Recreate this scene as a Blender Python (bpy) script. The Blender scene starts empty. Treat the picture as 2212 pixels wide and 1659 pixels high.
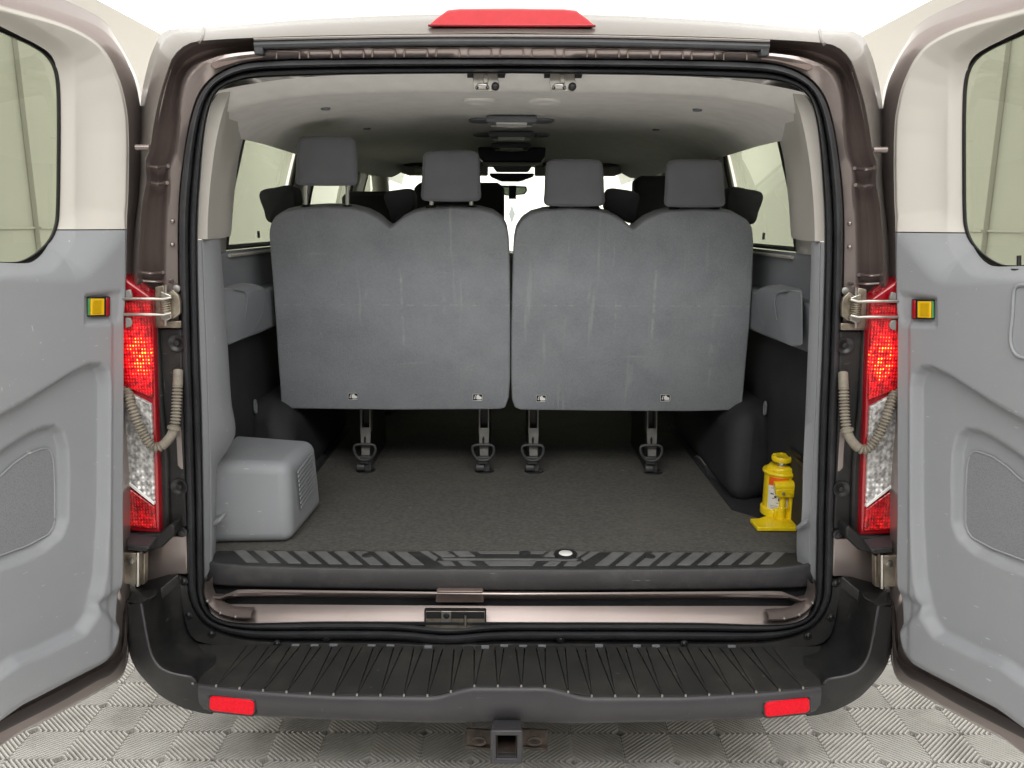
import bpy, bmesh, math, random
from mathutils import Vector, Matrix

# ------------------------------------------------------------------ camera, world, light
random.seed(7)
SC = bpy.context.scene
COL = SC.collection
F, CX, CY, H = 1700.0, 1103.0, 829.5, 1.56       # focal length and centre on a 2212 px wide picture, eye height in m
TH = math.atan(349.5 / F)
CT, ST = math.cos(TH), math.sin(TH)
cd = bpy.data.cameras.new('camera')
cam = bpy.data.objects.new('camera', cd)
COL.objects.link(cam)
cam.location = (0, 0, H)
cam.rotation_euler = (Matrix.Rotation(math.pi / 2 - TH, 3, 'X') @ Matrix.Rotation(math.radians(0.19), 3, 'Z')).to_euler()
cd.sensor_width = 36.0
cd.lens = 36.0 * F / 2212.0
cd.shift_x = 3.0 / 2212.0
cd.clip_start, cd.clip_end = 0.02, 100
SC.camera = cam
W = bpy.data.worlds.new('World')
SC.world = W
W.use_nodes = True
W.node_tree.nodes['Background'].inputs[0].default_value = (1, 0.97, 0.92, 1)
W.node_tree.nodes['Background'].inputs[1].default_value = 0.0
CEIL = 1.22                                      # brightness of the luminous studio ceiling
def strip_lamp(x, y, w, d, power, tilt):
    l = bpy.data.lights.new('strip_area_light', 'AREA'); l.shape = 'RECTANGLE'; l.size = w; l.size_y = d; l.energy = power; l.color = (1.0, 0.985, 0.96)
    o = bpy.data.objects.new('strip_area_light', l); o.location = (x, y, 3.36); o.rotation_euler = (tilt, 0, 0)
    COL.objects.link(o)
for y_, p_, t_ in ((-1.1, 80, 0.20), (-0.25, 90, 0.10), (12.2, 210, 0.15)):     # rows of ceiling lamps behind the camera and ahead of the van
    strip_lamp(0, y_, 5.6, 0.5, p_, t_)
strip_lamp(0, 6.8, 1.6, 0.5, 110, 0.1)           # unseen fill lamp added to brighten the front of the headliner
SC.view_settings.view_transform = 'Standard'
SC.view_settings.look = 'None'
SC.view_settings.exposure = -0.30
SC.view_settings.gamma = 1.0
SC.render.engine = 'CYCLES'
SC.cycles.use_denoising = True
SC.cycles.max_bounces = 10
SC.cycles.transparent_max_bounces = 16
SC.cycles.caustics_reflective = False
SC.cycles.caustics_refractive = False

# ------------------------------------------------------------------ projection helpers (a pixel of the 2212 px picture -> a point at a depth)
def ray(x, y):
    v = (y - CY) / F
    return Vector(((x - CX) / F, CT - v * ST, -(ST + v * CT)))
def P(x, y, Y):
    d = ray(x, y); t = Y / d.y
    return Vector((d.x * t, Y, H + d.z * t))
def PZ(x, y, Z):
    d = ray(x, y); t = (Z - H) / d.z
    return Vector((d.x * t, d.y * t, Z))
def PX(x, y, X):
    d = ray(x, y); t = X / d.x
    return Vector((X, d.y * t, H + d.z * t))
def PN(x, y, p0, n):
    d = ray(x, y); o = Vector((0, 0, H))
    return o + d * ((p0 - o).dot(n) / d.dot(n))
def proj(p):
    r = p - Vector((0, 0, H))
    f = r.y * CT - r.z * ST
    dn = -r.y * ST - r.z * CT
    return CX + F * r.x / f, CY + F * dn / f
def MX(p, s):
    """left-hand point kept for s = -1, mirrored for s = +1"""
    return Vector((p.x if s < 0 else -p.x, p.y, p.z))

def spline(pts, n, closed=False):
    """Catmull-Rom through pts, resampled to n points evenly by length"""
    pts = [Vector(p) for p in pts]
    m = len(pts); out = []
    segs = m if closed else m - 1
    for i in range(segs):
        if closed:
            a, b, c, d = pts[i - 1], pts[i], pts[(i + 1) % m], pts[(i + 2) % m]
        else:
            b, c = pts[i], pts[i + 1]
            a = pts[i - 1] if i > 0 else b + (b - c)
            d = pts[i + 2] if i + 2 < m else c + (c - b)
        # centripetal-ish: limit tangents by the segment length
        L = (c - b).length
        t1 = (c - a); t2 = (d - b)
        t1 = t1 * (L / max(t1.length, 1e-9)); t2 = t2 * (L / max(t2.length, 1e-9))
        for k in range(12):
            t = k / 12
            h00 = 2*t**3 - 3*t*t + 1; h10 = t**3 - 2*t*t + t; h01 = -2*t**3 + 3*t*t; h11 = t**3 - t*t
            out.append(b * h00 + t1 * h10 + c * h01 + t2 * h11)
    out.append(pts[0].copy() if closed else pts[-1].copy())
    return resample(out, n, closed)
def resample(pts, n, closed=False):
    d = [0.0]
    for i in range(1, len(pts)):
        d.append(d[-1] + (pts[i] - pts[i - 1]).length)
    T = d[-1]; res = []; j = 0
    for k in range(n):
        t = T * k / (n if closed else n - 1)
        while j < len(d) - 2 and d[j + 1] < t: j += 1
        L = d[j + 1] - d[j]
        u = 0 if L < 1e-12 else min(1, (t - d[j]) / L)
        res.append(pts[j].lerp(pts[j + 1], u))
    return res
def sstep(a, b, x):
    if a == b: return 1.0 if x >= a else 0.0
    t = max(0.0, min(1.0, (x - a) / (b - a)))
    return t * t * (3 - 2 * t)
def lin(tab, x):
    if x <= tab[0][0]: return tab[0][1]
    for (a, b), (c, d) in zip(tab, tab[1:]):
        if x <= c: return b + (d - b) * (x - a) / (c - a)
    return tab[-1][1]
def sdpoly(px, py, poly):
    """signed distance, positive inside"""
    best = 1e18; ins = False; n = len(poly)
    for i in range(n):
        ax, ay = poly[i]; bx, by = poly[(i + 1) % n]
        ex, ey = bx - ax, by - ay
        wx, wy = px - ax, py - ay
        t = max(0, min(1, (wx * ex + wy * ey) / max(1e-9, ex * ex + ey * ey)))
        dx, dy = wx - ex * t, wy - ey * t
        best = min(best, dx * dx + dy * dy)
        if (ay > py) != (by > py) and px < (bx - ax) * (py - ay) / (by - ay) + ax: ins = not ins
    return math.sqrt(best) * (1 if ins else -1)

# ------------------------------------------------------------------ materials
MATS = {}
def mat(name, col, rough=0.5, metal=0.0, var=0.08, scale=6.0, bump=0.0, bscale=300.0, spec=0.5, coat=0.0, emit=None, estr=0.0, sheen=0.0, dirt=None, dirt_amt=0.0, dscale=3.0, stretch=(1, 1, 1), rvar=0.0):
    m = bpy.data.materials.new(name); m.use_nodes = True
    nt = m.node_tree; N = nt.nodes; L = nt.links
    b = N['Principled BSDF']
    b.inputs['Roughness'].default_value = rough
    b.inputs['Metallic'].default_value = metal
    b.inputs['Specular IOR Level'].default_value = spec
    b.inputs['Coat Weight'].default_value = coat
    b.inputs['Coat Roughness'].default_value = 0.08
    if sheen: b.inputs['Sheen Weight'].default_value = sheen
    tc = N.new('ShaderNodeTexCoord')
    mp = N.new('ShaderNodeMapping'); mp.inputs['Scale'].default_value = stretch
    L.new(tc.outputs['Object'], mp.inputs[0])
    n1 = N.new('ShaderNodeTexNoise'); n1.inputs['Scale'].default_value = scale; n1.inputs['Detail'].default_value = 6
    L.new(mp.outputs[0], n1.inputs['Vector'])
    r = N.new('ShaderNodeMapRange')
    r.inputs[1].default_value = 0.3; r.inputs[2].default_value = 0.7
    r.inputs[3].default_value = 1 - var; r.inputs[4].default_value = 1 + var
    L.new(n1.outputs['Fac'], r.inputs[0])
    hv = N.new('ShaderNodeVectorMath'); hv.operation = 'SCALE'
    hv.inputs[0].default_value = col
    L.new(r.outputs[0], hv.inputs['Scale'])
    out = hv.outputs[0]
    if dirt:
        n2 = N.new('ShaderNodeTexNoise'); n2.inputs['Scale'].default_value = dscale; n2.inputs['Detail'].default_value = 9; n2.inputs['Roughness'].default_value = 0.7
        L.new(mp.outputs[0], n2.inputs['Vector'])
        r2 = N.new('ShaderNodeMapRange'); r2.inputs[1].default_value = 0.5; r2.inputs[2].default_value = 0.72; r2.inputs[4].default_value = dirt_amt
        L.new(n2.outputs['Fac'], r2.inputs[0])
        mx = N.new('ShaderNodeMix'); mx.data_type = 'RGBA'
        L.new(r2.outputs[0], mx.inputs[0]); L.new(out, mx.inputs[6]); mx.inputs[7].default_value = (*dirt, 1)
        out = mx.outputs[2]
    L.new(out, b.inputs['Base Color'])
    if rvar:
        r3 = N.new('ShaderNodeMapRange'); r3.inputs[1].default_value = 0.3; r3.inputs[2].default_value = 0.7
        r3.inputs[3].default_value = max(0.02, rough - rvar); r3.inputs[4].default_value = min(1, rough + rvar)
        L.new(n1.outputs['Fac'], r3.inputs[0]); L.new(r3.outputs[0], b.inputs['Roughness'])
    if bump:
        n3 = N.new('ShaderNodeTexNoise'); n3.inputs['Scale'].default_value = bscale; n3.inputs['Detail'].default_value = 3
        L.new(tc.outputs['Object'], n3.inputs['Vector'])
        bp = N.new('ShaderNodeBump'); bp.inputs['Strength'].default_value = bump; bp.inputs['Distance'].default_value = 0.002
        L.new(n3.outputs['Fac'], bp.inputs['Height']); L.new(bp.outputs[0], b.inputs['Normal'])
    if emit:
        b.inputs['Emission Color'].default_value = (*emit, 1); b.inputs['Emission Strength'].default_value = estr
    MATS[name] = m
    return m

def glass(name, tint, gloss=0.06, rough=0.0):
    m = bpy.data.materials.new(name); m.use_nodes = True
    nt = m.node_tree; N = nt.nodes; L = nt.links
    N.remove(N['Principled BSDF'])
    t = N.new('ShaderNodeBsdfTransparent'); t.inputs[0].default_value = (*tint, 1)
    g = N.new('ShaderNodeBsdfGlossy'); g.inputs['Roughness'].default_value = rough; g.inputs[0].default_value = (1, 1, 1, 1)
    fr = N.new('ShaderNodeLayerWeight'); fr.inputs[0].default_value = 0.5
    pw = N.new('ShaderNodeMath'); pw.operation = 'POWER'; pw.inputs[1].default_value = 5.0
    L.new(fr.outputs['Facing'], pw.inputs[0])
    mul = N.new('ShaderNodeMath'); mul.operation = 'MULTIPLY_ADD'; mul.inputs[1].default_value = 0.9; mul.inputs[2].default_value = gloss
    mul.use_clamp = True
    L.new(pw.outputs[0], mul.inputs[0])
    mx = N.new('ShaderNodeMixShader')
    L.new(mul.outputs[0], mx.inputs[0]); L.new(t.outputs[0], mx.inputs[1]); L.new(g.outputs[0], mx.inputs[2])
    L.new(mx.outputs[0], N['Material Output'].inputs[0])
    MATS[name] = m
    return m

mat('paint', (0.335, 0.285, 0.272), 0.32, 0.75, 0.05, 4, coat=0.5, dirt=(0.30, 0.24, 0.18), dirt_amt=0.25, dscale=12)
mat('paint_dirty', (0.30, 0.235, 0.215), 0.42, 0.6, 0.14, 14, dirt=(0.22, 0.17, 0.12), dirt_amt=0.5, dscale=25)
mat('paint_lit_copy', (0.27, 0.25, 0.232), 0.38, 0.6, 0.03, 3, coat=0.6)  # copy of the van paint, its colour set for light on the outer skin
mat('rubber', (0.042, 0.044, 0.049), 0.40, 0, 0.15, 18, dirt=(0.09, 0.085, 0.08), dirt_amt=0.35, dscale=14, rvar=0.1)
mat('flange_shade', (0.026, 0.020, 0.019), 0.35, 0, 0.12, 12)  # shade of the lower door flange, put into a near-black brown
mat('black_plastic', (0.010, 0.010, 0.0105), 0.50, 0, 0.15, 10, bump=0.35, bscale=700, dirt=(0.055, 0.052, 0.045), dirt_amt=0.35, dscale=9, rvar=0.08)
mat('black_smooth', (0.016, 0.016, 0.017), 0.35, 0, 0.1, 8)
mat('bumper_face', (0.034, 0.033, 0.037), 0.42, 0, 0.08, 5, bump=0.25, bscale=800, rvar=0.05, dirt=(0.08, 0.075, 0.07), dirt_amt=0.2, dscale=7)
mat('tread', (0.017, 0.017, 0.0165), 0.58, 0, 0.25, 9, bump=0.4, bscale=500, dirt=(0.055, 0.050, 0.040), dirt_amt=0.55, dscale=8)
mat('grey_plastic', (0.270, 0.281, 0.300), 0.55, 0, 0.03, 3, bump=0.20, bscale=450, dirt=(0.36, 0.36, 0.35), dirt_amt=0.18, dscale=5)
mat('dark_grey_plastic', (0.165, 0.174, 0.190), 0.6, 0, 0.05, 3, bump=0.2, bscale=800)
mat('beige_plastic', (0.54, 0.515, 0.475), 0.55, 0, 0.02, 3, bump=0.12, bscale=900)
mat('headliner', (0.82, 0.80, 0.77), 0.95, 0, 0.05, 20, bump=0.4, bscale=900)
mat('black_trim', (0.016, 0.017, 0.020), 0.75, 0, 0.25, 8, bump=0.4, bscale=500, dirt=(0.05, 0.05, 0.05), dirt_amt=0.25, dscale=7)
mat('carpet_floor', (0.080, 0.077, 0.070), 0.98, 0, 0.30, 120, bump=1.0, bscale=420, dirt=(0.125, 0.112, 0.088), dirt_amt=0.55, dscale=2.4, stretch=(0.75, 1.1, 1))
mat('latch_plastic', (0.055, 0.056, 0.058), 0.5, 0, 0.1, 12)
mat('seat_dark', (0.045, 0.044, 0.050), 0.9, 0, 0.12, 10, bump=0.4, bscale=800, sheen=0.1)
mat('headrest', (0.215, 0.22, 0.245), 0.92, 0, 0.06, 12, bump=0.6, bscale=900, sheen=0.15)
mat('steel', (0.55, 0.53, 0.49), 0.32, 1.0, 0.15, 30, dirt=(0.20, 0.17, 0.12), dirt_amt=0.5, dscale=30)
mat('steel_dirty', (0.36, 0.32, 0.26), 0.45, 0.85, 0.3, 25, dirt=(0.16, 0.12, 0.08), dirt_amt=0.8, dscale=22)
mat('chrome', (0.8, 0.8, 0.8), 0.12, 1.0, 0.02)
mat('dull_metal', (0.30, 0.295, 0.28), 0.5, 0.5, 0.15, 30)
mat('rust', (0.055, 0.043, 0.035), 0.75, 0.2, 0.4, 40, dirt=(0.20, 0.13, 0.10), dirt_amt=0.5, dscale=30)
mat('conduit', (0.23, 0.205, 0.165), 0.65, 0, 0.25, 30, dirt=(0.10, 0.09, 0.07), dirt_amt=0.6, dscale=40)
mat('yellow_paint', (0.95, 0.70, 0.010), 0.33, 0, 0.08, 25, coat=0.4, dirt=(0.60, 0.38, 0.01), dirt_amt=0.45, dscale=30, bump=0.15, bscale=200)
mat('yellow_reflector', (0.80, 0.50, 0.01), 0.3, 0, 0.06, 40)
mat('reflector_core', (0.55, 0.33, 0.004), 0.3, 0, 0.06, 40)
mat('green_edge', (0.10, 0.35, 0.12), 0.4, 0, 0.06, 40)
mat('red_reflector', (0.78, 0.001, 0.016), 0.35, 0, 0.12, 160, spec=0.2, bump=0.6, bscale=260)
mat('brake_red', (0.50, 0.012, 0.022), 0.25, 0, 0.05, 60, coat=0.3)
mat('red_rim', (0.32, 0.003, 0.010), 0.2, 0, 0.1, 30, coat=0.7)
mat('red_dark', (0.36, 0.005, 0.012), 0.25, 0, 0.1, 40, coat=0.6)
mat('white_label', (0.8, 0.8, 0.78), 0.5, 0, 0.03)
mat('label_black', (0.012, 0.012, 0.013), 0.45, 0, 0.03)
mat('label_orange', (0.85, 0.12, 0.01), 0.45, 0, 0.03)
mat('label_ink', (0.05, 0.06, 0.09), 0.5, 0, 0.03)
mat('sill_strip', (0.13, 0.131, 0.131), 0.55, 0, 0.14, 18, bump=0.3, bscale=500, dirt=(0.05, 0.05, 0.05), dirt_amt=0.35, dscale=30)
mat('sill_black', (0.022, 0.022, 0.023), 0.5, 0, 0.12, 12, bump=0.3, bscale=600, dirt=(0.09, 0.09, 0.085), dirt_amt=0.3, dscale=14)
mat('sill_grey', (0.036, 0.0355, 0.038), 0.5, 0, 0.07, 8, bump=0.3, bscale=600, dirt=(0.13, 0.125, 0.12), dirt_amt=0.25, dscale=16)
mat('tile', (0.74, 0.725, 0.695), 0.5, 0, 0.07, 5, bump=0.15, bscale=400, dirt=(0.34, 0.32, 0.29), dirt_amt=0.55, dscale=7)
mt_ = MATS['tile']                                # soil follows the whole floor, not each tile
ge_ = mt_.node_tree.nodes.new('ShaderNodeNewGeometry')
for l_ in list(mt_.node_tree.links):
    if l_.from_node.type == 'TEX_COORD': mt_.node_tree.links.new(ge_.outputs['Position'], l_.to_socket)
mat('tile_base', (0.012, 0.011, 0.010), 0.9, 0, 0.2, 30)
mat('floor_far', (0.76, 0.745, 0.72), 0.6, 0, 0.06, 20)
mat('wall_paint', (0.56, 0.54, 0.50), 0.7, 0, 0.015, 2)
mat('wall_dark', (0.13, 0.125, 0.12), 0.7, 0, 0.03, 2)
mat('door_white', (0.86, 0.86, 0.82), 0.6, 0, 0.015, 2)
mat('navy_plastic', (0.012, 0.014, 0.028), 0.35, 0, 0.1)
mat('mirror', (0.62, 0.72, 0.62), 0.03, 1.0, 0.0)
mat('grille', (0.17, 0.175, 0.19), 0.6, 0, 0.04, 5)
glass('tinted_glass', (0.57, 0.62, 0.51), 0.06)
glass('side_glass', (0.46, 0.51, 0.42), 0.04)
glass('clear_glass', (0.90, 0.96, 0.88), 0.03)

# worn carpet back of the bench: vertical and horizontal scuffs that belong to the cloth
def bench_cloth():
    m = mat('bench_cloth', (0.225, 0.243, 0.266), 0.97, 0, 0.10, 9, bump=1.0, bscale=330, dirt=(0.32, 0.335, 0.345), dirt_amt=0.55, dscale=2.6, sheen=0.12)
    nt = m.node_tree; N = nt.nodes; L = nt.links
    b = N['Principled BSDF']; src = b.inputs['Base Color'].links[0].from_socket
    tc = N.new('ShaderNodeTexCoord')
    def scuff(scl, lo, hi, amt, src, colr):
        mp = N.new('ShaderNodeMapping'); mp.inputs['Scale'].default_value = scl
        L.new(tc.outputs['Object'], mp.inputs[0])
        n = N.new('ShaderNodeTexNoise'); n.inputs['Scale'].default_value = 1; n.inputs['Detail'].default_value = 4
        L.new(mp.outputs[0], n.inputs['Vector'])
        r = N.new('ShaderNodeMapRange'); r.inputs[1].default_value = lo; r.inputs[2].default_value = hi; r.inputs[4].default_value = amt
        L.new(n.outputs['Fac'], r.inputs[0])
        mx = N.new('ShaderNodeMix'); mx.data_type = 'RGBA'
        L.new(r.outputs[0], mx.inputs[0]); L.new(src, mx.inputs[6]); mx.inputs[7].default_value = (*colr, 1)
        return mx.outputs[2]
    o = scuff((30, 1, 2.6), 0.66, 0.80, 0.5, src, (0.46, 0.46, 0.46))
    o = scuff((4, 1, 46), 0.70, 0.82, 0.45, o, (0.46, 0.46, 0.46))
    o = scuff((170, 1, 170), 0.30, 0.75, 0.30, o, (0.36, 0.37, 0.38))
    # rubbed lines where luggage has leaned: one across, several upright
    sp = N.new('ShaderNodeSeparateXYZ'); L.new(tc.outputs['Object'], sp.inputs[0])
    def band(axis, pos, half, lo, hi, amt, src, other=None):
        d = N.new('ShaderNodeMath'); d.operation = 'SUBTRACT'; d.inputs[1].default_value = pos; L.new(sp.outputs[axis], d.inputs[0])
        a_ = N.new('ShaderNodeMath'); a_.operation = 'ABSOLUTE'; L.new(d.outputs[0], a_.inputs[0])
        r = N.new('ShaderNodeMapRange'); r.interpolation_type = 'SMOOTHSTEP'; r.inputs[1].default_value = 0; r.inputs[2].default_value = half; r.inputs[3].default_value = 1; r.inputs[4].default_value = 0
        L.new(a_.outputs[0], r.inputs[0])
        n = N.new('ShaderNodeTexNoise'); n.inputs['Scale'].default_value = 38; n.inputs['Detail'].default_value = 5; L.new(tc.outputs['Object'], n.inputs['Vector'])
        r2 = N.new('ShaderNodeMapRange'); r2.inputs[1].default_value = lo; r2.inputs[2].default_value = hi; r2.inputs[4].default_value = amt; L.new(n.outputs['Fac'], r2.inputs[0])
        m_ = N.new('ShaderNodeMath'); m_.operation = 'MULTIPLY'; L.new(r.outputs[0], m_.inputs[0]); L.new(r2.outputs[0], m_.inputs[1])
        last = m_.outputs[0]
        if other:
            r3 = N.new('ShaderNodeMapRange'); r3.interpolation_type = 'SMOOTHSTEP'; r3.inputs[1].default_value = other[0]; r3.inputs[2].default_value = other[0] + 0.05; L.new(sp.outputs[2], r3.inputs[0])
            r4 = N.new('ShaderNodeMapRange'); r4.interpolation_type = 'SMOOTHSTEP'; r4.inputs[1].default_value = other[1] - 0.05; r4.inputs[2].default_value = other[1]; r4.inputs[3].default_value = 1; r4.inputs[4].default_value = 0; L.new(sp.outputs[2], r4.inputs[0])
            q = N.new('ShaderNodeMath'); q.operation = 'MULTIPLY'; L.new(r3.outputs[0], q.inputs[0]); L.new(r4.outputs[0], q.inputs[1])
            q2 = N.new('ShaderNodeMath'); q2.operation = 'MULTIPLY'; L.new(q.outputs[0], q2.inputs[0]); L.new(last, q2.inputs[1]); last = q2.outputs[0]
        mx = N.new('ShaderNodeMix'); mx.data_type = 'RGBA'
        L.new(last, mx.inputs[0]); L.new(src, mx.inputs[6]); mx.inputs[7].default_value = (0.56, 0.565, 0.56, 1)
        return mx.outputs[2]
    zl = P(1103, 660, 2.58).z
    o = band(2, zl, 0.005, 0.46, 0.75, 0.35, o)
    for px, y0, y1, h, am in ((868, 570, 800, 0.007, 0.6), (1412, 570, 760, 0.008, 0.6), (1330, 640, 760, 0.006, 0.5), (792, 600, 690, 0.012, 0.4), (1270, 600, 690, 0.010, 0.4), (960, 520, 700, 0.012, 0.3), (1545, 560, 850, 0.012, 0.3)):
        o = band(0, P(px, 660, 2.58).x, h, 0.42, 0.70, am * 0.6, o, (P(px, y1, 2.6).z, P(px, y0, 2.56).z))
    L.new(o, b.inputs['Base Color'])
bench_cloth()
# pale scratches on the moulded door plastic
def scratch(name, colr, amt):
    m = MATS[name]; nt = m.node_tree; N = nt.nodes; L = nt.links
    b = N['Principled BSDF']; src = b.inputs['Base Color'].links[0].from_socket
    tc = N.new('ShaderNodeTexCoord'); out = src
    for scl, lo in (((30, 30, 160), 0.735), ((120, 120, 22), 0.745), ((60, 60, 60), 0.765)):
        mp = N.new('ShaderNodeMapping'); mp.inputs['Scale'].default_value = scl; L.new(tc.outputs['Object'], mp.inputs[0])
        n = N.new('ShaderNodeTexNoise'); n.inputs['Scale'].default_value = 1; n.inputs['Detail'].default_value = 2; L.new(mp.outputs[0], n.inputs['Vector'])
        r = N.new('ShaderNodeMapRange'); r.inputs[1].default_value = lo; r.inputs[2].default_value = lo + 0.04; r.inputs[4].default_value = amt; L.new(n.outputs['Fac'], r.inputs[0])
        mx = N.new('ShaderNodeMix'); mx.data_type = 'RGBA'; L.new(r.outputs[0], mx.inputs[0]); L.new(out, mx.inputs[6]); mx.inputs[7].default_value = (*colr, 1); out = mx.outputs[2]
    L.new(out, b.inputs['Base Color'])
scratch('grey_plastic', (0.55, 0.56, 0.56), 0.6)
scratch('black_plastic', (0.14, 0.14, 0.135), 0.5)
scratch('tread', (0.16, 0.15, 0.13), 0.6)
scratch('sill_grey', (0.20, 0.20, 0.20), 0.5)
scratch('sill_strip', (0.03, 0.03, 0.03), 0.6)
scratch('bumper_face', (0.13, 0.13, 0.13), 0.4)
scratch('carpet_floor', (0.22, 0.20, 0.16), 0.5)

# lit tail lamp: prismatic lens with a bulb glow
def lamp_mat(name, base, glow, centre, spread, strength, pitch=0.0085, contrast=0.75):
    m = bpy.data.materials.new(name); m.use_nodes = True
    nt = m.node_tree; N = nt.nodes; L = nt.links
    b = N['Principled BSDF']
    b.inputs['Base Color'].default_value = (*base, 1); b.inputs['Roughness'].default_value = 0.16
    b.inputs['Coat Weight'].default_value = 0.7; b.inputs['Coat Roughness'].default_value = 0.05
    tc = N.new('ShaderNodeTexCoord')
    sp = N.new('ShaderNodeSeparateXYZ'); L.new(tc.outputs['Object'], sp.inputs[0])
    def cell(sock, p):
        a = N.new('ShaderNodeMath'); a.operation = 'MULTIPLY'; a.inputs[1].default_value = math.pi / p; L.new(sock, a.inputs[0])
        s = N.new('ShaderNodeMath'); s.operation = 'SINE'; L.new(a.outputs[0], s.inputs[0])
        q = N.new('ShaderNodeMath'); q.operation = 'MULTIPLY'; L.new(s.outputs[0], q.inputs[0]); L.new(s.outputs[0], q.inputs[1])
        return q.outputs[0]
    c = N.new('ShaderNodeMath'); c.operation = 'MULTIPLY'
    L.new(cell(sp.outputs[0], pitch * 0.8), c.inputs[0]); L.new(cell(sp.outputs[2], pitch), c.inputs[1])
    n0 = N.new('ShaderNodeTexNoise'); n0.inputs['Scale'].default_value = 85; n0.inputs['Detail'].default_value = 2; L.new(tc.outputs['Object'], n0.inputs['Vector'])
    nz = N.new('ShaderNodeMapRange'); nz.inputs[1].default_value = 0.35; nz.inputs[2].default_value = 0.68; nz.inputs[3].default_value = 0.12; nz.inputs[4].default_value = 1.15; L.new(n0.outputs['Fac'], nz.inputs[0])
    vs = N.new('ShaderNodeVectorMath'); vs.operation = 'SCALE'; vs.inputs[0].default_value = base
    vr = N.new('ShaderNodeMapRange'); vr.inputs[1].default_value = 0.35; vr.inputs[2].default_value = 0.68; vr.inputs[3].default_value = 0.45; vr.inputs[4].default_value = 1.25; L.new(n0.outputs['Fac'], vr.inputs[0])
    L.new(vr.outputs[0], vs.inputs['Scale']); L.new(vs.outputs[0], b.inputs['Base Color'])
    bp = N.new('ShaderNodeBump'); bp.inputs['Strength'].default_value = 0.55; bp.inputs['Distance'].default_value = 0.003
    L.new(c.outputs[0], bp.inputs['Height']); L.new(bp.outputs[0], b.inputs['Normal'])
    sub = N.new('ShaderNodeVectorMath'); sub.operation = 'SUBTRACT'; sub.inputs[1].default_value = centre
    ab = N.new('ShaderNodeVectorMath'); ab.operation = 'ABSOLUTE'
    L.new(tc.outputs['Object'], ab.inputs[0]); L.new(ab.outputs[0], sub.inputs[0])
    dv = N.new('ShaderNodeVectorMath'); dv.operation = 'DIVIDE'; dv.inputs[1].default_value = spread
    L.new(sub.outputs[0], dv.inputs[0])
    ln = N.new('ShaderNodeVectorMath'); ln.operation = 'LENGTH'; L.new(dv.outputs[0], ln.inputs[0])
    fo = N.new('ShaderNodeMapRange'); fo.interpolation_type = 'SMOOTHSTEP'
    fo.inputs[1].default_value = 0.0; fo.inputs[2].default_value = 1.0; fo.inputs[3].default_value = 1.0; fo.inputs[4].default_value = 0.0
    L.new(ln.outputs['Value'], fo.inputs[0])
    k = N.new('ShaderNodeMath'); k.operation = 'MULTIPLY_ADD'; k.inputs[1].default_value = contrast; k.inputs[2].default_value = 1 - contrast
    L.new(c.outputs[0], k.inputs[0])
    n2 = N.new('ShaderNodeMath'); n2.operation = 'MULTIPLY'; L.new(k.outputs[0], n2.inputs[0]); L.new(nz.outputs[0], n2.inputs[1])
    e = N.new('ShaderNodeMath'); e.operation = 'MULTIPLY'; L.new(fo.outputs[0], e.inputs[0]); L.new(n2.outputs[0], e.inputs[1])
    st = N.new('ShaderNodeMath'); st.operation = 'MULTIPLY'; st.inputs[1].default_value = strength; L.new(e.outputs[0], st.inputs[0])
    cr = N.new('ShaderNodeValToRGB')
    cr.color_ramp.elements[0].color = (*glow[0], 1); cr.color_ramp.elements[1].color = (*glow[1], 1)
    cr.color_ramp.elements[0].position = 0.22; cr.color_ramp.elements[1].position = 0.62
    L.new(e.outputs[0], cr.inputs[0]); L.new(cr.outputs[0], b.inputs['Emission Color']); L.new(st.outputs[0], b.inputs['Emission Strength'])
    MATS[name] = m
    return m

# ------------------------------------------------------------------ mesh helpers
def world(o):
    m = Matrix.Translation(o.location)
    return m if o.parent is None else world(o.parent) @ o.matrix_parent_inverse @ m
def link(o, parent=None):
    COL.objects.link(o)
    if parent is not None:
        o.parent = parent
        o.matrix_parent_inverse = world(parent).inverted()
    return o
def mk(name, V, Fc, m, parent=None, smooth=False, bevel=0.0, seg=2, angle=35, solid=0.0, wn=False):
    me = bpy.data.meshes.new(name)
    me.from_pydata([tuple(v) for v in V], [], Fc)
    bm = bmesh.new(); bm.from_mesh(me)
    bmesh.ops.recalc_face_normals(bm, faces=bm.faces)
    bm.to_mesh(me); bm.free()
    me.materials.append(MATS[m] if isinstance(m, str) else m)
    o = bpy.data.objects.new(name, me)
    link(o, parent)
    if solid:
        md = o.modifiers.new('s', 'SOLIDIFY'); md.thickness = solid; md.offset = 0
    if bevel:
        md = o.modifiers.new('b', 'BEVEL'); md.width = bevel; md.segments = seg; md.limit_method = 'ANGLE'; md.angle_limit = math.radians(angle); md.harden_normals = False
        smooth = True
    if smooth:
        me.polygons.foreach_set('use_smooth', [True] * len(me.polygons))
        try:
            me.set_sharp_from_angle(angle=math.radians(50 if not bevel else 60))
        except Exception: pass
    return o
def box(name, x0, x1, y0, y1, z0, z1, m, parent=None, bevel=0.0, seg=2):
    V = [(x, y, z) for x in (x0, x1) for y in (y0, y1) for z in (z0, z1)]
    Fc = [(0, 1, 3, 2), (4, 6, 7, 5), (0, 4, 5, 1), (2, 3, 7, 6), (0, 2, 6, 4), (1, 5, 7, 3)]
    return mk(name, V, Fc, m, parent, bevel=bevel, seg=seg)
def prism(name, poly, ext, m, parent=None, bevel=0.0, seg=2):
    """polygon of 3-D points pushed along ext"""
    n = len(poly); V = [Vector(p) for p in poly] + [Vector(p) + Vector(ext) for p in poly]
    Fc = [tuple(range(n)), tuple(range(2 * n - 1, n - 1, -1))] + [(i, (i + 1) % n, n + (i + 1) % n, n + i) for i in range(n)]
    return mk(name, V, Fc, m, parent, bevel=bevel, seg=seg)
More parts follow.
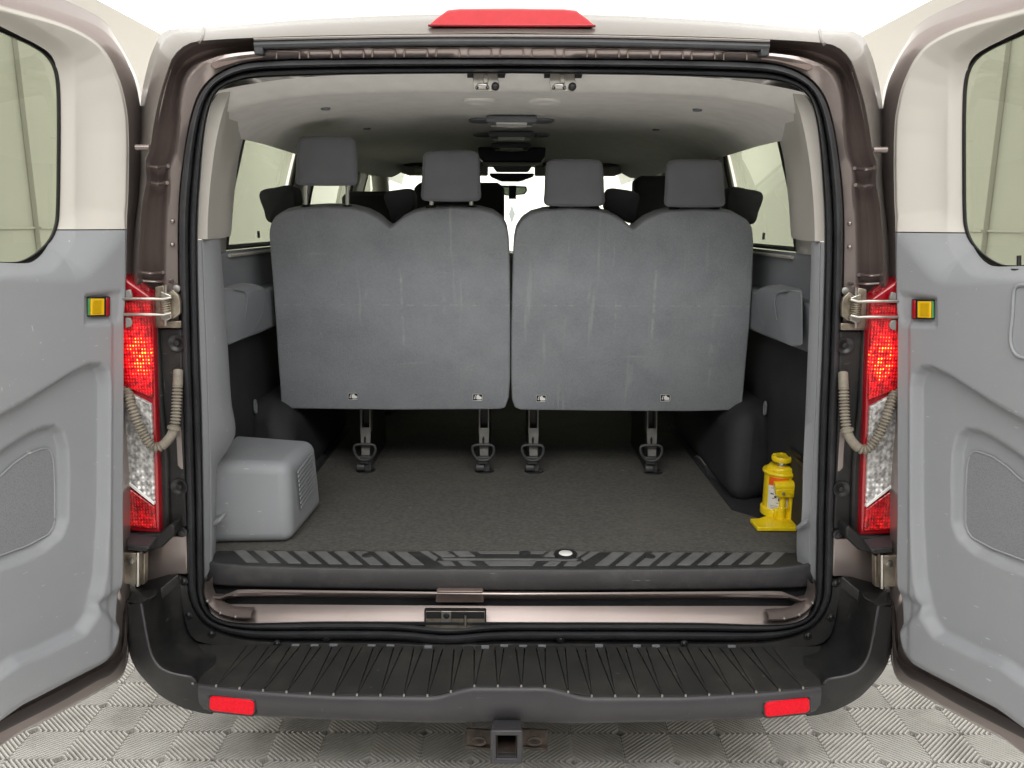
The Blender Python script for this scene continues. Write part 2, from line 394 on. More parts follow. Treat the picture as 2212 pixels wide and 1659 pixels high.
def loft(name, loops, m, parent=None, closed=True, cap=False, smooth=True, mats=None):
    n = len(loops[0]); V = [v for l in loops for v in l]; Fc = []; mi = []
    for a in range(len(loops) - 1):
        for i in range(n if closed else n - 1):
            j = (i + 1) % n
            Fc.append((a * n + i, a * n + j, (a + 1) * n + j, (a + 1) * n + i))
    if cap:
        Fc.append(tuple(range(n))); Fc.append(tuple(range((len(loops) - 1) * n, len(loops) * n)))
    return mk(name, V, Fc, m, parent, smooth=smooth)
def tube(name, pts, r, m, parent=None, n=8, rf=None, cap=True):
    loops = []
    up = Vector((0.13, 0.21, 0.97)).normalized()
    for i, p in enumerate(pts):
        t = (pts[min(i + 1, len(pts) - 1)] - pts[max(i - 1, 0)]).normalized()
        a = t.cross(up)
        if a.length < 1e-3: a = t.cross(Vector((1, 0, 0)))
        a.normalize(); b = t.cross(a).normalized()
        rr = rf(i) if rf else r
        loops.append([p + a * (rr * math.cos(2 * math.pi * k / n)) + b * (rr * math.sin(2 * math.pi * k / n)) for k in range(n)])
    return loft(name, loops, m, parent, cap=cap)
def lathe(name, prof, c, m, parent=None, n=28, axis='z'):
    loops = []
    for r, z in prof:
        l = []
        for k in range(n):
            a = 2 * math.pi * k / n
            if axis == 'z': l.append(Vector(c) + Vector((r * math.cos(a), r * math.sin(a), z)))
            elif axis == 'y': l.append(Vector(c) + Vector((r * math.cos(a), z, r * math.sin(a))))
            else: l.append(Vector(c) + Vector((z, r * math.cos(a), r * math.sin(a))))
        loops.append(l)
    return loft(name, loops, m, parent, cap=True)
def empty(name, loc, label=None, cat=None, group=None, parent=None):
    o = bpy.data.objects.new(name, None); o.empty_display_size = 0.1
    o.location = loc
    COL.objects.link(o)
    if parent is not None: o.parent = parent; o.matrix_parent_inverse = world(parent).inverted()
    if label: o['label'] = label
    if cat: o['category'] = cat
    if group: o['group'] = group
    return o
def tag(o, label=None, cat=None, group=None, kind=None):
    for k, v in (('label', label), ('category', cat), ('group', group), ('kind', kind)):
        if v: o[k] = v
    return o
def grid_faces(nr, nc):
    return [(r * nc + c, r * nc + c + 1, (r + 1) * nc + c + 1, (r + 1) * nc + c) for r in range(nr - 1) for c in range(nc - 1)]

# ================================================================== the room
RW, RC, RB, RF = 3.6, 3.42, -2.7, 14.0             # half width, ceiling height, back and front of the studio
def struct(o, name=None):
    o['kind'] = 'structure'; return o
floor = struct(mk('floor', [(-RW, RB, -0.030), (RW, RB, -0.030), (RW, RF, -0.030), (-RW, RF, -0.030)], [(0, 1, 2, 3)], 'tile_base'))
struct(box('wall_left', -RW - 0.1, -RW, RB, RF, -0.02, RC, 'wall_paint'))
struct(box('wall_right', RW, RW + 0.1, RB, RF, -0.02, RC, 'wall_paint'))
struct(box('wall_back', -RW - 0.1, RW + 0.1, RB - 0.1, RB - 0.002, -0.02, RC, 'wall_dark'))
fw = struct(box('wall_front', -RW - 0.1, RW + 0.1, RF + 0.002, RF + 0.1, -0.02, RC, 'wall_paint'))
m = bpy.data.materials.new('ceiling_glow'); m.use_nodes = True
b = m.node_tree.nodes['Principled BSDF']
b.inputs['Base Color'].default_value = (0.9, 0.9, 0.88, 1)
b.inputs['Emission Color'].default_value = (1.0, 0.985, 0.96, 1); b.inputs['Emission Strength'].default_value = CEIL
MATS['ceiling_glow'] = m
struct(box('ceiling', -RW - 0.1, RW + 0.1, RB - 0.1, RF + 0.1, RC + 0.002, RC + 0.05, 'ceiling_glow'))
# white sectional garage door on the front wall, seen through the windscreen
gd = empty('garage_door', (0, RF - 0.05, 0), 'white sectional garage door seen ahead through the windscreen', 'garage door')
for k in range(5):
    box('panel', -2.2, 2.2, RF - 0.055, RF - 0.01, 0.02 + k * 0.56, 0.02 + k * 0.56 + 0.553, 'door_white', gd, bevel=0.006)
q = [Vector((0.012 + 0.05 * math.cos(a) * (1 if abs(math.cos(a)) > .5 else .5), RF - 0.075, 1.70 + 0.16 * math.sin(a))) for a in [k * math.pi / 2 for k in range(4)]]
prism('lift_handle', q, (0, 0.02, 0), 'grey_plastic', gd, bevel=0.004)
# boarded wall sections and a rail along both side walls
for s_ in (-1, 1):
    struct(box('wall_panel', min(s_ * RW, s_ * (RW - 0.04)), max(s_ * RW, s_ * (RW - 0.04)), 6.05, 9.4, 0.0, RC, 'wall_paint', bevel=0.004))
    struct(box('wall_rail', min(s_ * RW, s_ * (RW - 0.016)), max(s_ * RW, s_ * (RW - 0.016)), RB, 6.05, 1.50, 1.515, 'wall_paint'))
    struct(box('wall_rail', min(s_ * (RW - 0.04), s_ * (RW - 0.056)), max(s_ * (RW - 0.04), s_ * (RW - 0.056)), 6.05, 9.4, 1.50, 1.515, 'wall_paint'))
# ---- interlocking ribbed floor tiles: one shared tile mesh, 2 x 2 cells of diagonal ribs
CW, CD = 0.1524, 0.132
def tile_mesh():
    V = []; Fc = []; MI = []
    def quadbar(a, b, w, z0, z1, top=0.78):
        d = (b - a); L = d.length
        if L < 1e-4: return
        n = Vector((-d.y, d.x, 0)) / L * (w / 2)
        i = len(V); pr = ((-1, z0), (-0.96, z1 - 0.0042), (-0.80, z1 - 0.0014), (-0.42, z1), (0.42, z1), (0.80, z1 - 0.0014), (0.96, z1 - 0.0042), (1, z0))
        m_ = len(pr)
        for p in (a, b):
            V.extend([p + n * k + Vector((0, 0, z)) for k, z in pr])
        Fc.extend([(i + k, i + k + 1, i + m_ + k + 1, i + m_ + k) for k in range(m_ - 1)])
        Fc.extend([tuple(range(i, i + m_)), tuple(range(i + m_, i + 2 * m_))])
    NR = 9
    for cx in (0, 1):
        for cy in (0, 1):
            ox, oy = cx * CW, cy * CD
            flip = (cx + cy) % 2 == 0
            def seg(k, kind):
                # line x/CW + y/CD = k (kind 0) clipped to the unit cell, or its mirror
                pts = []
                x0, x1 = max(0, k - 1), min(1, k)
                return [(x0, k - x0), (x1, k - x1)]
            for kind, w, z0, z1, num in ((0, 0.0063, -0.026, 0.0, 2 * NR), (1, 0.0018, -0.026, -0.0075, 2 * NR)):
                for r in range(num):
                    k = (r + 0.5) * 2 / num
                    a, b = seg(k, kind)
                    f = flip if kind == 0 else not flip
                    A, B = [Vector((ox + (1 - p[0] if f else p[0]) * CW, oy + p[1] * CD, 0)) for p in (a, b)]
                    d = (B - A)
                    if d.length > 0.012:
                        e = d.normalized() * 0.0015
                        quadbar(A + e, B - e, w, z0, z1)
    me = bpy.data.meshes.new('floor_tile')
    me.from_pydata([tuple(v) for v in V], [], Fc)
    me.materials.append(MATS['tile'])
    bm = bmesh.new(); bm.from_mesh(me); bmesh.ops.recalc_face_normals(bm, faces=bm.faces); bm.to_mesh(me); bm.free()
    return me
TM = tile_mesh()
nodeA = PZ(327.4, 1526.6, 0.0)                    # a node of the tile grid seen beside the left door
TX0 = nodeA.x - 2 * CW * 5
TY0 = nodeA.y - 2 * CD * 3
for i in range(17):
    for j in range(9):
        o = bpy.data.objects.new('floor_tile', TM)
        link(o, floor)
        o.location = (TX0 + i * 2 * CW - 2 * CW * 0 , TY0 + j * 2 * CD, 0)
X0t, X1t, Y0t, Y1t = TX0, TX0 + 17 * 2 * CW, TY0, TY0 + 9 * 2 * CD
# the rest of the floor, out of the picture, is the same tiling seen as a flat sheet
V = [(-RW, RB), (RW, RB), (RW, RF), (-RW, RF), (X0t, Y0t), (X1t, Y0t), (X1t, Y1t), (X0t, Y1t)]
struct(mk('floor_surround', [(x, y, -0.002) for x, y in V], [(0, 1, 5, 4), (1, 2, 6, 5), (2, 3, 7, 6), (3, 0, 4, 7)], 'floor_far'))

# ================================================================== the van: body shell and rear opening
van = empty('passenger_van', (0, 3.6, 0), 'taupe passenger van with both rear doors swung open, seen from behind', 'van')
NH = 150
def half_loop(tab, Y, n=NH):
    """tab: px outline from the top centre down the left side to the bottom centre; Y a number or table by px y"""
    pts = [Vector((x, y, 0)) for x, y in tab]
    pts = spline(pts, n)
    L = [P(p.x, p.y, Y if not callable(Y) else Y(p.x, p.y)) for p in pts]
    L[0].x = 0; L[-1].x = 0
    return L + [Vector((-p.x, p.y, p.z)) for p in L[-2:0:-1]]
T_SIN = [(1103,156),(800,159),(600,165),(533,170),(490,183),(463,202),(447,240),(437,293),(430,367),(424,460),(423,553),(428,753),(433,886),(438,1106),(440,1249),(440,1285),(448,1317),(470,1338),(505,1348),(560,1350),(700,1347),(1103,1347)]
T_SOUT = [(1103,127),(737,129),(560,134),(500,147),(457,173),(430,207),(413,253),(400,317),(390,400),(386,467),(386,553),(391,786),(395,886),(401,1053),(403,1106),(407,1273),(420,1315),(447,1350),(500,1373),(567,1383),(737,1384),(1103,1384)]
T_L3 = [(1103,101),(737,105),(560,112),(480,121),(443,133),(413,147),(397,167),(388,200),(383,267),(376,333),(364,362),(362,400),(357,467),(354,553),(354,700),(358,1000),(362,1250),(380,1335),(420,1376),(500,1397),(737,1404),(1103,1404)]
T_L1 = [(1103,73),(737,79),(560,84),(430,92),(400,101),(373,127),(360,160),(343,217),(330,283),(324,325),(314,352),(316,393),(307,443),(300,553),(296,640),(293,1000),(293,1250),(330,1375),(420,1408),(737,1418),(1103,1418)]
T_L0 = [(1103,29),(900,32),(737,39),(650,44),(500,57),(430,63),(365,66),(348,73),(337,90),(320,133),(303,213),(300,300),(296,417),(288,467),(276,553),(266,700),(262,1000),(262,1250),(300,1385),(420,1425),(737,1432),(1103,1432)]
def dip(L, amt):
    for p in L:
        if p.z < 0.62:
            x, y = proj(p)
            k = math.exp(-((x - 968) / 75) ** 2)
            p.z -= amt * k
    return L
def interp_tab(A, B, t):
    a = spline([Vector((x, y, 0)) for x, y in A], NH); b = spline([Vector((x, y, 0)) for x, y in B], NH)
    return [(p.lerp(q, t).x, p.lerp(q, t).y) for p, q in zip(a, b)]
# painted body: outer skin, gutter, jamb face
loops = []
l0 = half_loop(T_L0, 1.985)
def fwd(L, y, sx, dz):
    return [Vector((p.x * sx, y, p.z + (dz if p.z > 1.5 else 0))) for p in L]
loops += [fwd(l0, 6.3, 0.96, -0.02), fwd(l0, 4.2, 1.012, 0.012), fwd(l0, 2.42, 1.009, 0.005), fwd(l0, 2.25, 1.008, 0.004), l0]
loops += [half_loop(interp_tab(T_L0, T_L1, 0.35), 1.915), half_loop(interp_tab(T_L0, T_L1, 0.75), 1.872), half_loop(interp_tab(T_L0, T_L1, 0.95), 1.860), half_loop(T_L1, 1.864)]
skin = loft('body_skin', loops, 'paint_lit_copy', van)
bm = bmesh.new(); bm.from_mesh(skin.data)       # window band in the body sides
def _c(f): return f.calc_center_median()
bmesh.ops.delete(bm, geom=[f for f in bm.faces if 1.452 < _c(f).z < 1.85 and abs(_c(f).x) > 0.6 and _c(f).y > 2.40], context='FACES')
bm.to_mesh(skin.data); bm.free()
loops = [half_loop(T_L1, 1.866), half_loop(interp_tab(T_L1, T_L3, 0.12), 1.885), half_loop(interp_tab(T_L1, T_L3, 0.22), 1.935), half_loop(interp_tab(T_L1, T_L3, 0.55), 1.955),
         half_loop(interp_tab(T_L1, T_L3, 0.80), 1.950), half_loop(interp_tab(T_L1, T_L3, 0.93), 1.922), half_loop(T_L3, lambda x, y: 1.905 - 0.025 * sstep(150, 108, y)), half_loop(interp_tab(T_L3, T_SOUT, 0.25), lambda x, y: 1.902 - 0.022 * sstep(160, 115, y)), half_loop(interp_tab(T_L3, T_SOUT, 0.9), lambda x, y: 1.912 - 0.018 * sstep(170, 130, y)), half_loop(interp_tab(T_L3, T_SOUT, 1.0), 1.925),
         half_loop(interp_tab(T_SOUT, T_SIN, 0.3), 1.94), half_loop(interp_tab(T_SOUT, T_SIN, 0.6), 1.96), half_loop(interp_tab(T_SOUT, T_SIN, 0.6), 2.02)]
jamb = loft('door_jamb', loops, 'paint', van)
# rubber weatherstrip with two rolls
prof = [(0.00, 1.965), (0.04, 1.925), (0.12, 1.905), (0.22, 1.897), (0.32, 1.900), (0.38, 1.912), (0.42, 1.921), (0.47, 1.910), (0.55, 1.890), (0.66, 1.880), (0.80, 1.882), (0.92, 1.892), (0.99, 1.91), (1.0, 1.935)]
seal = loft('weatherstrip', [dip(half_loop(interp_tab(T_SIN, T_SOUT, t), y), 0.012) for t, y in prof], 'rubber', van)
# pinch-weld lip just inside the seal
loft('seal_lip', [half_loop(interp_tab(T_SIN, T_SOUT, t), y) for t, y in ((0.10, 1.93), (-0.05, 1.925), (-0.10, 1.94), (-0.06, 1.99))], 'rubber', van)
# embossed tabs along the header, rubber drip rail above them
for k in range(-7, 8):
    xc = 1103 + k * 69 + 0
    if abs(k) > 7: continue
    yt = 106 + abs(k) ** 1.6 * 0.28
    pts = [P(xc - 25, yt + 15, 1.885), P(xc - 25, yt + 2.5, 1.8785), P(xc - 22, yt, 1.8775), P(xc + 22, yt, 1.8775), P(xc + 25, yt + 2.5, 1.8785), P(xc + 25, yt + 15, 1.885)]
    tube('embossed_tab', resample(pts, 24), 0.0022, 'paint_dirty', jamb, n=6)
rail = [P(x, y, 1.868) for x, y in ((548, 100), (700, 96), (900, 92), (1103, 91), (1306, 92), (1506, 96), (1658, 100))]
rail = spline(rail, 40)
tube('drip_rail', rail, 0.0085, 'rubber', van, n=10)
tube('drip_rail_lip', [p + Vector((0, -0.003, 0.0125)) for p in rail], 0.0042, 'paint_lit_copy', van, n=8)
for s in (-1, 1):
    p = MX(P(557, 108, 1.868), s); box('rail_clip', p.x - 0.010, p.x + 0.010, 1.862, 1.885, p.z - 0.012, p.z + 0.006, 'rubber', van, bevel=0.003)
    # dirty patch panels in the header corners
    pts = [MX(P(x, y, 1.884 + max(0, y - 120) * 0.0004), s) for x, y in ((452, 146), (456, 134), (478, 121), (560, 113), (566, 126), (520, 133), (480, 146), (463, 152))]
    prism('header_corner_plate', pts, (0, 0.006, 0), 'paint_dirty', van, bevel=0.002)
    # bright roof seam
    q = [MX(P(x, y, yy), s) for x, y, yy in ((437, 62, 1.972), (436, 70, 1.925), (434, 80, 1.880), (431, 90, 1.856), (428, 93, 1.853))]
    tube('roof_seam', spline(q, 12), 0.0038, 'paint_lit_copy', van, n=8)
    # stiffening bead along the gutter and pressed steps in it
    q = [MX(P(x, y, 1.888), s) for x, y in ((366, 152), (358, 175), (347, 222), (336, 270), (331, 293))]
    tube('gutter_bead', spline(q, 20), 0.0030, 'paint', van, n=6)
    for yy, xa, xb in ((362, 318, 362), (398, 322, 360), (592, 304, 352), (610, 306, 372)):
        q = [MX(P(xa, yy, 1.905), s), MX(P((xa + xb) / 2, yy + 2, 1.925), s), MX(P(xb, yy - 1, 1.90), s)]
        tube('gutter_step', spline(q, 10), 0.0045, 'paint', van, n=8)
    for yy in (480, 531):
        p = MX(P(371, yy, 1.900), s); lathe('rivet', [(0.005, 0.004), (0.005, -0.001), (0.003, -0.003), (0.0002, -0.0035)], p, 'paint', van, n=10, axis='y')
# third brake light
pts = [P(x, y, 1.885 - 0.0006 * (y - 20)) for x, y in ((922, 56), (940, 40), (963, 23), (990, 20), (1103, 19), (1215, 20), (1243, 23), (1266, 40), (1284, 56), (1103, 57))]
bl = prism('high_brake_light', pts, (0, 0.04, 0.012), 'brake_red', van, bevel=0.006, seg=3)
pts = [P(x, y, 1.872) for x, y in ((921, 57), (1103, 58), (1285, 57), (1284, 52), (1103, 53), (922, 52))]
prism('lens_edge', pts, (0, 0.01, 0), 'red_rim', bl, bevel=0.002)
# underbody floor and front closing wall
box('underbody', -0.93, 0.93, 2.0, 6.2, 0.33, 0.60, 'black_trim', van)
box('floor_light_blocker', -0.72, 0.72, 2.34, 2.60, 0.03, 0.40, 'black_trim', van, bevel=0.03)  # unseen box added to keep light off the floor under the bumper
for s in (-1, 1): box('side_light_blocker', s * 0.84 - 0.11, s * 0.84 + 0.11, 2.44, 2.455, 0.03, 0.50, 'rubber', van, bevel=0.004)  # unseen plates added to cut side light under the van
box('front_bulkhead', -0.95, 0.95, 5.75, 6.2, 0.5, 1.32, 'black_trim', van)
# wheels (the van stands on them)
for s in (-1, 1):
    for yy in (2.85, 5.9):
        w = lathe('wheel', [(0.20, -0.11), (0.33, -0.11), (0.35, -0.08), (0.35, 0.08), (0.33, 0.11), (0.20, 0.11)], (s * 0.83, yy, 0.352), 'rubber', van, n=40, axis='x')
        lathe('rim', [(0.05, -0.09), (0.205, -0.105), (0.205, 0.105), (0.05, 0.09)], (s * 0.83, yy, 0.352), 'dull_metal', w, n=24, axis='x')
# rusty tow hitch
hp = P(1097, 1612, 1.66)
def ring_box(name, x0, x1, z0, z1, t, y0, y1, m, parent):
    O = [(x0, z0), (x1, z0), (x1, z1), (x0, z1)]; I = [(x0 + t, z0 + t), (x1 - t, z0 + t), (x1 - t, z1 - t), (x0 + t, z1 - t)]
    V = [(x, y, z) for y in (y0, y1) for L in (O, I) for x, z in L]
    Fc = []
    for i in range(4):
        j = (i + 1) % 4
        Fc += [(i, j, 4 + j, 4 + i), (8 + i, 8 + j, 12 + j, 12 + i), (i, j, 8 + j, 8 + i), (4 + i, 4 + j, 12 + j, 12 + i)]
    return mk(name, V, Fc, m, parent, bevel=0.004, seg=2)
a, c = P(1066, 1643, 1.66), P(1128, 1578, 1.66)
hitch = ring_box('hitch_receiver', a.x, c.x, a.z, c.z, 0.010, 1.66, 2.05, 'bumper_face', van)
ring_box('hitch_collar', a.x - 0.004, c.x + 0.004, a.z - 0.004, c.z + 0.004, 0.0135, 1.652, 1.668, 'bumper_face', hitch)
ring_box('hitch_lining', a.x + 0.0102, c.x - 0.0102, a.z + 0.0102, c.z - 0.0102, 0.002, 1.672, 2.04, 'rust', hitch)
box('hitch_back', a.x, c.x, 2.035, 2.05, a.z, c.z, 'rust', hitch)
for s in (-1, 1):
    x0, x1 = (1010, 1064) if s < 0 else (1130, 1186)
    p = [P(x0, 1575, 1.76), P(x1, 1578, 1.76), P(x1, 1616, 1.76), P(x0, 1612, 1.76)]
    prism('hitch_plate', p, (0, 0.008, 0), 'rust', hitch, bevel=0.003)
    p = [P(x0, 1612, 1.758), P(x1, 1618, 1.745), P(x1, 1623, 1.745), P(x0, 1618, 1.758)]
    prism('plate_flange', p, (0, 0.03, 0), 'rust', hitch, bevel=0.002)
    p = P(x0 + 27, 1598, 1.752); tube('chain_loop', [p + Vector((0.017 * math.cos(t), -0.006, 0.010 * math.sin(t))) for t in [k * math.pi / 8 for k in range(17)]], 0.0035, 'rust', hitch, n=6)
box('hitch_crossbar', -0.55, 0.55, 1.78, 1.86, 0.395, 0.45, 'black_smooth', hitch, bevel=0.006)

# ================================================================== loading sill, painted rear panel, latch
ZF = 0.655                                        # load floor height
xs = [(0, 0)]
def srow(tab, n=60):
    """row across the van: tab of (px offset from centre, px y, Y)"""
    pts = [P(CX - o, y, Y) for o, y, Y in tab]
    pts = pts + [Vector((-p.x, p.y, p.z)) for p in pts[-2::-1]]
    return resample(pts, n)
rows0 = [srow([(664, 1262, 1.965), (655, 1281, 1.965), (600, 1290, 1.962), (0, 1274, 1.985)]),
        srow([(660, 1272, 1.950), (640, 1296, 1.948), (585, 1275, 1.944), (0, 1281, 1.944)]),
        srow([(660, 1276, 1.950), (640, 1300, 1.948), (585, 1280, 1.942), (0, 1284, 1.942)]),
        srow([(656, 1302, 1.960), (630, 1308, 1.975), (600, 1304, 2.03), (0, 1307, 2.03)]),
        srow([(650, 1315, 1.955), (625, 1318, 1.965), (590, 1309, 2.012), (0, 1311, 2.012)]),
        srow([(640, 1335, 1.940), (610, 1345, 1.940), (580, 1350, 1.940), (0, 1366, 1.935)])]
rows = rows0[:3] + [srow([(658, 1290, 1.955), (636, 1302, 1.965), (600, 1296, 2.03), (0, 1300, 2.03)]),
        srow([(656, 1302, 1.958), (632, 1307, 1.968), (596, 1306, 2.03), (0, 1311, 2.03)]),
        srow([(655, 1303, 1.956), (630, 1308, 1.965), (594, 1307, 1.985), (0, 1309, 1.985)]), rows0[5]]
rp = loft('rear_sill_panel', rows, 'paint', van, closed=False)
# raised bridge over the latch
q = [P(942, 1284, 1.954), P(1047, 1284, 1.954), P(1052, 1311, 1.984), P(938, 1311, 1.984)]
pts = [P(944, 1278, 1.938), P(1045, 1278, 1.938), P(1047, 1302, 1.972), P(942, 1302, 1.972)]
mk('latch_bridge', pts + [p + Vector((0, 0.03, 0)) for p in pts], [(0, 1, 2, 3), (0, 1, 5, 4), (1, 2, 6, 5), (2, 3, 7, 6), (3, 0, 4, 7)], 'paint_dirty', van, bevel=0.004)
# latch pocket: dark recessed tray with striker, nut plate and pin
lp = [P(x, y, 1.934) for x, y in ((918, 1320), (921, 1318), (1049, 1318), (1052, 1320), (1052, 1364), (918, 1364))]
latch = prism('latch_pocket', lp, (0, 0.012, 0), 'black_smooth', van)
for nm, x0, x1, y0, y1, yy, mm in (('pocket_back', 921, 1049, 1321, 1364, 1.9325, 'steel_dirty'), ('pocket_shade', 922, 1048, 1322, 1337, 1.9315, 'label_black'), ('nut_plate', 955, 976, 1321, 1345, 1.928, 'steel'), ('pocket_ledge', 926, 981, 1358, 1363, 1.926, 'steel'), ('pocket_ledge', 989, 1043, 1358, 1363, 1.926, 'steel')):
    p = [P(x0, y0, yy), P(x1, y0, yy), P(x1, y1, yy), P(x0, y1, yy)]
    prism(nm, p, (0, 0.003, 0), mm, latch, bevel=0.0008)
lathe('nut_hole', [(0.0001, -0.0012), (0.007, -0.001), (0.0085, 0.0), (0.0085, 0.002)], P(966, 1331, 1.9265), 'label_black', latch, n=16, axis='y')
tube('latch_pin', [P(1007, 1330, 1.922), P(1007, 1355, 1.920)], 0.0032, 'steel', latch, n=8)
lathe('pin_foot', [(0.0001, -0.003), (0.016, 0.0), (0.016, 0.003), (0.0001, 0.004)], P(1007, 1357, 1.922), 'steel_dirty', latch, n=16)
# curved finishing strips in the bottom corners
for s in (-1, 1):
    A = [(443, 1252), (441, 1285), (449, 1305), (464, 1322), (485, 1332), (510, 1338), (546, 1339)]
    B = [(452, 1258), (453, 1280), (461, 1299), (477, 1313), (500, 1322), (520, 1324), (545, 1325)]
    a = spline([MX(P(x, y, 1.925), s) for x, y in A], 24); c = spline([MX(P(x, y, 1.938), s) for x, y in B], 24)
    mid = [p.lerp(q, 0.5) + Vector((0, -0.010, 0)) for p, q in zip(a, c)]
    st = loft('corner_strip', [[p + Vector((0, 0.02, 0)) for p in a], a, mid, c, [p + Vector((0, 0.03, 0)) for p in c]], 'paint', van, closed=False)
    for k in (7, 13, 18):
        lathe('rivet', [(0.004, 0.004), (0.004, -0.001), (0.0015, -0.003), (0.0002, -0.0032)], mid[k], 'dull_metal', st, n=8, axis='y')
# sill plate: grey front face, black top, slanted grip strips
front = [(0, 1227), (-300, 1226), (-577, 1222), (-630, 1219), (-656, 1214)]
def sill_half(tab):
    L = [P(CX + o, y, Y) for o, y, Y in tab]
    return [Vector((-p.x, p.y, p.z)) for p in L[:0:-1]] + L[::1] if False else L
yf = [(0, 1.960), (300, 1.960), (577, 1.964), (640, 1.972), (656, 1.985)]
def sill_row(dy, dY, tab):
    L = [P(CX - o, y + dy, lin(yf, o) + dY) for o, y in tab]
    L = L[::-1]
    return L + [Vector((-p.x, p.y, p.z)) for p in L[-2::-1]]
ft = [(0, 1228), (150, 1228), (300, 1227), (450, 1225), (577, 1222), (630, 1217), (656, 1211)]
fb = [(0, 1275), (150, 1275), (300, 1273), (450, 1272), (577, 1269), (630, 1266), (656, 1262)]
rows = [sill_row(0, 0.03, fb), sill_row(0, 0.002, fb), sill_row(-3, -0.002, fb), sill_row(6, -0.002, ft), sill_row(2, 0.002, ft), sill_row(0, 0.008, ft)]
sill = loft('sill_plate', rows, 'sill_grey', van, closed=False)
ztop = P(1103, 1228, 1.968).z
back = [PZ(x, y, ztop + 0.0) for x, y in ((447, 1212), (480, 1186), (800, 1179), (1103, 1177), (1406, 1179), (1726, 1186), (1759, 1212))]
fr = [Vector((p.x, p.y + 0.0, ztop)) for p in rows[-1]]
tp = fr + [Vector((p.x, p.y, ztop)) for p in back[::-1]]
n = len(tp)
mk('sill_top', tp + [p - Vector((0, 0, 0.03)) for p in tp], [tuple(range(n))] + [(i, (i + 1) % n, n + (i + 1) % n, n + i) for i in range(n)], 'sill_black', sill)
def strip(px):
    p = [PZ(x, y, ztop + 0.0025) for x, y in px]
    prism('grip_strip', p, (0, 0, -0.004), 'sill_strip', sill, bevel=0.0007)
for s in (-1, 1):
    f = (lambda x: x) if s < 0 else (lambda x: 2204 - x)
    for k in range(10):
        x = 505 + k * 43.5
        d = 33 if k else 30
        y0 = 1192 - (0 if k > 1 else 2 - k); y1 = 1216 + min(4, k * 0.7)
        xx = [x, x + 27, x + 27 + d - 2, x + d - 6 + 4]
        if x + 60 > 950: continue
        strip([(f(xx[0]), y0), (f(xx[1]), y0), (f(xx[2] + k * 0.8), y1), (f(xx[3] + k * 0.6), y1)])
    strip([(f(922), 1183), (f(952), 1181.5), (f(985), 1202), (f(956), 1203)])
    strip([(f(966), 1181), (f(1000), 1181), (f(1028), 1201), (f(993), 1202)])
    strip([(f(896), 1184), (f(914), 1183), (f(948), 1205), (f(941), 1211)])
    strip([(f(945), 1212), (f(976), 1212), (f(985), 1221), (f(960), 1221)])
    strip([(f(990), 1212), (f(1016), 1212), (f(1030), 1221), (f(1002), 1221)])
    strip([(f(486), 1187.5), (f(900), 1181), (f(898), 1183.5), (f(484), 1190)])
strip([(1012, 1180.5), (1192, 1180.5), (1175, 1195), (1040, 1195)])
strip([(955, 1206), (1250, 1206), (1246, 1209.5), (960, 1209.5)])
strip([(1046, 1212), (1160, 1212), (1152, 1221), (1058, 1221)])
# round sticker and two screw caps on the sill
p = PZ(1223, 1197, ztop + 0.003)
rg = lathe('anchor_cap', [(0.0001, 0.0035), (0.021, 0.0035), (0.027, 0.004), (0.032, 0.003), (0.034, -0.003)], p, 'label_black', sill, n=32)
lathe('white_disc', [(0.0001, 0.0047), (0.018, 0.0047), (0.019, 0.0036)], p, 'white_label', sill, n=28)
for x, y in ((795, 1201), (1135, 1194), (1405, 1201)):
    lathe('screw_cap', [(0.0001, 0.001), (0.012, 0.002), (0.016, 0.001), (0.017, -0.004)], PZ(x, y, ztop + 0.002), 'sill_black', sill, n=20)

# ================================================================== rear bumper
ZS = 0.470
edge = [(0, 1487), (78, 1487), (105, 1493), (150, 1506), (170, 1508), (366, 1507), (470, 1502), (560, 1496), (640, 1488), (673, 1483)]
botm = [(0, 1573), (80, 1573), (166, 1574), (366, 1569), (536, 1562), (640, 1553), (668, 1548)]
NB = 121
offs = [-673 + 1346 * i / (NB - 1) for i in range(NB)]
E = [PZ(CX - (-o), lin(edge, abs(o)), ZS) for o in offs]
def bm_row(dy, dz):
    return [Vector((p.x, p.y + dy, p.z + dz)) for p in E]
zb = [P(CX + o, lin(botm, abs(o)), e.y).z for o, e in zip(offs, E)]
rowB = [Vector((e.x * 0.995, e.y + 0.010, z + 0.012)) for e, z in zip(E, zb)]
rowC = [Vector((e.x * 0.99, e.y + 0.032, z - 0.008)) for e, z in zip(E, zb)]
rowD = [Vector((e.x * 0.99, e.y + 0.12, z - 0.010)) for e, z in zip(E, zb)]
rowA2 = [Vector((e.x, e.y - 0.004, z + 0.038)) for e, z in zip(E, zb)]
bumper = loft('rear_bumper', [bm_row(0.30, -0.030), bm_row(0.016, -0.004), bm_row(0.010, 0.0), bm_row(0.004, 0.0005), bm_row(0.0, -0.003), bm_row(-0.004, -0.010), rowA2, rowB, rowC, rowD], 'bumper_face', van, closed=False)
for s in (0, -1):
    L = [bm_row(0.26, -0.005)[s], bm_row(0.010, 0.0)[s], bm_row(0.0, -0.003)[s], bm_row(-0.004, -0.010)[s], rowA2[s], rowB[s], rowC[s], rowD[s]]
    mk('bumper_end', L, [tuple(range(len(L)))], 'bumper_face', bumper)
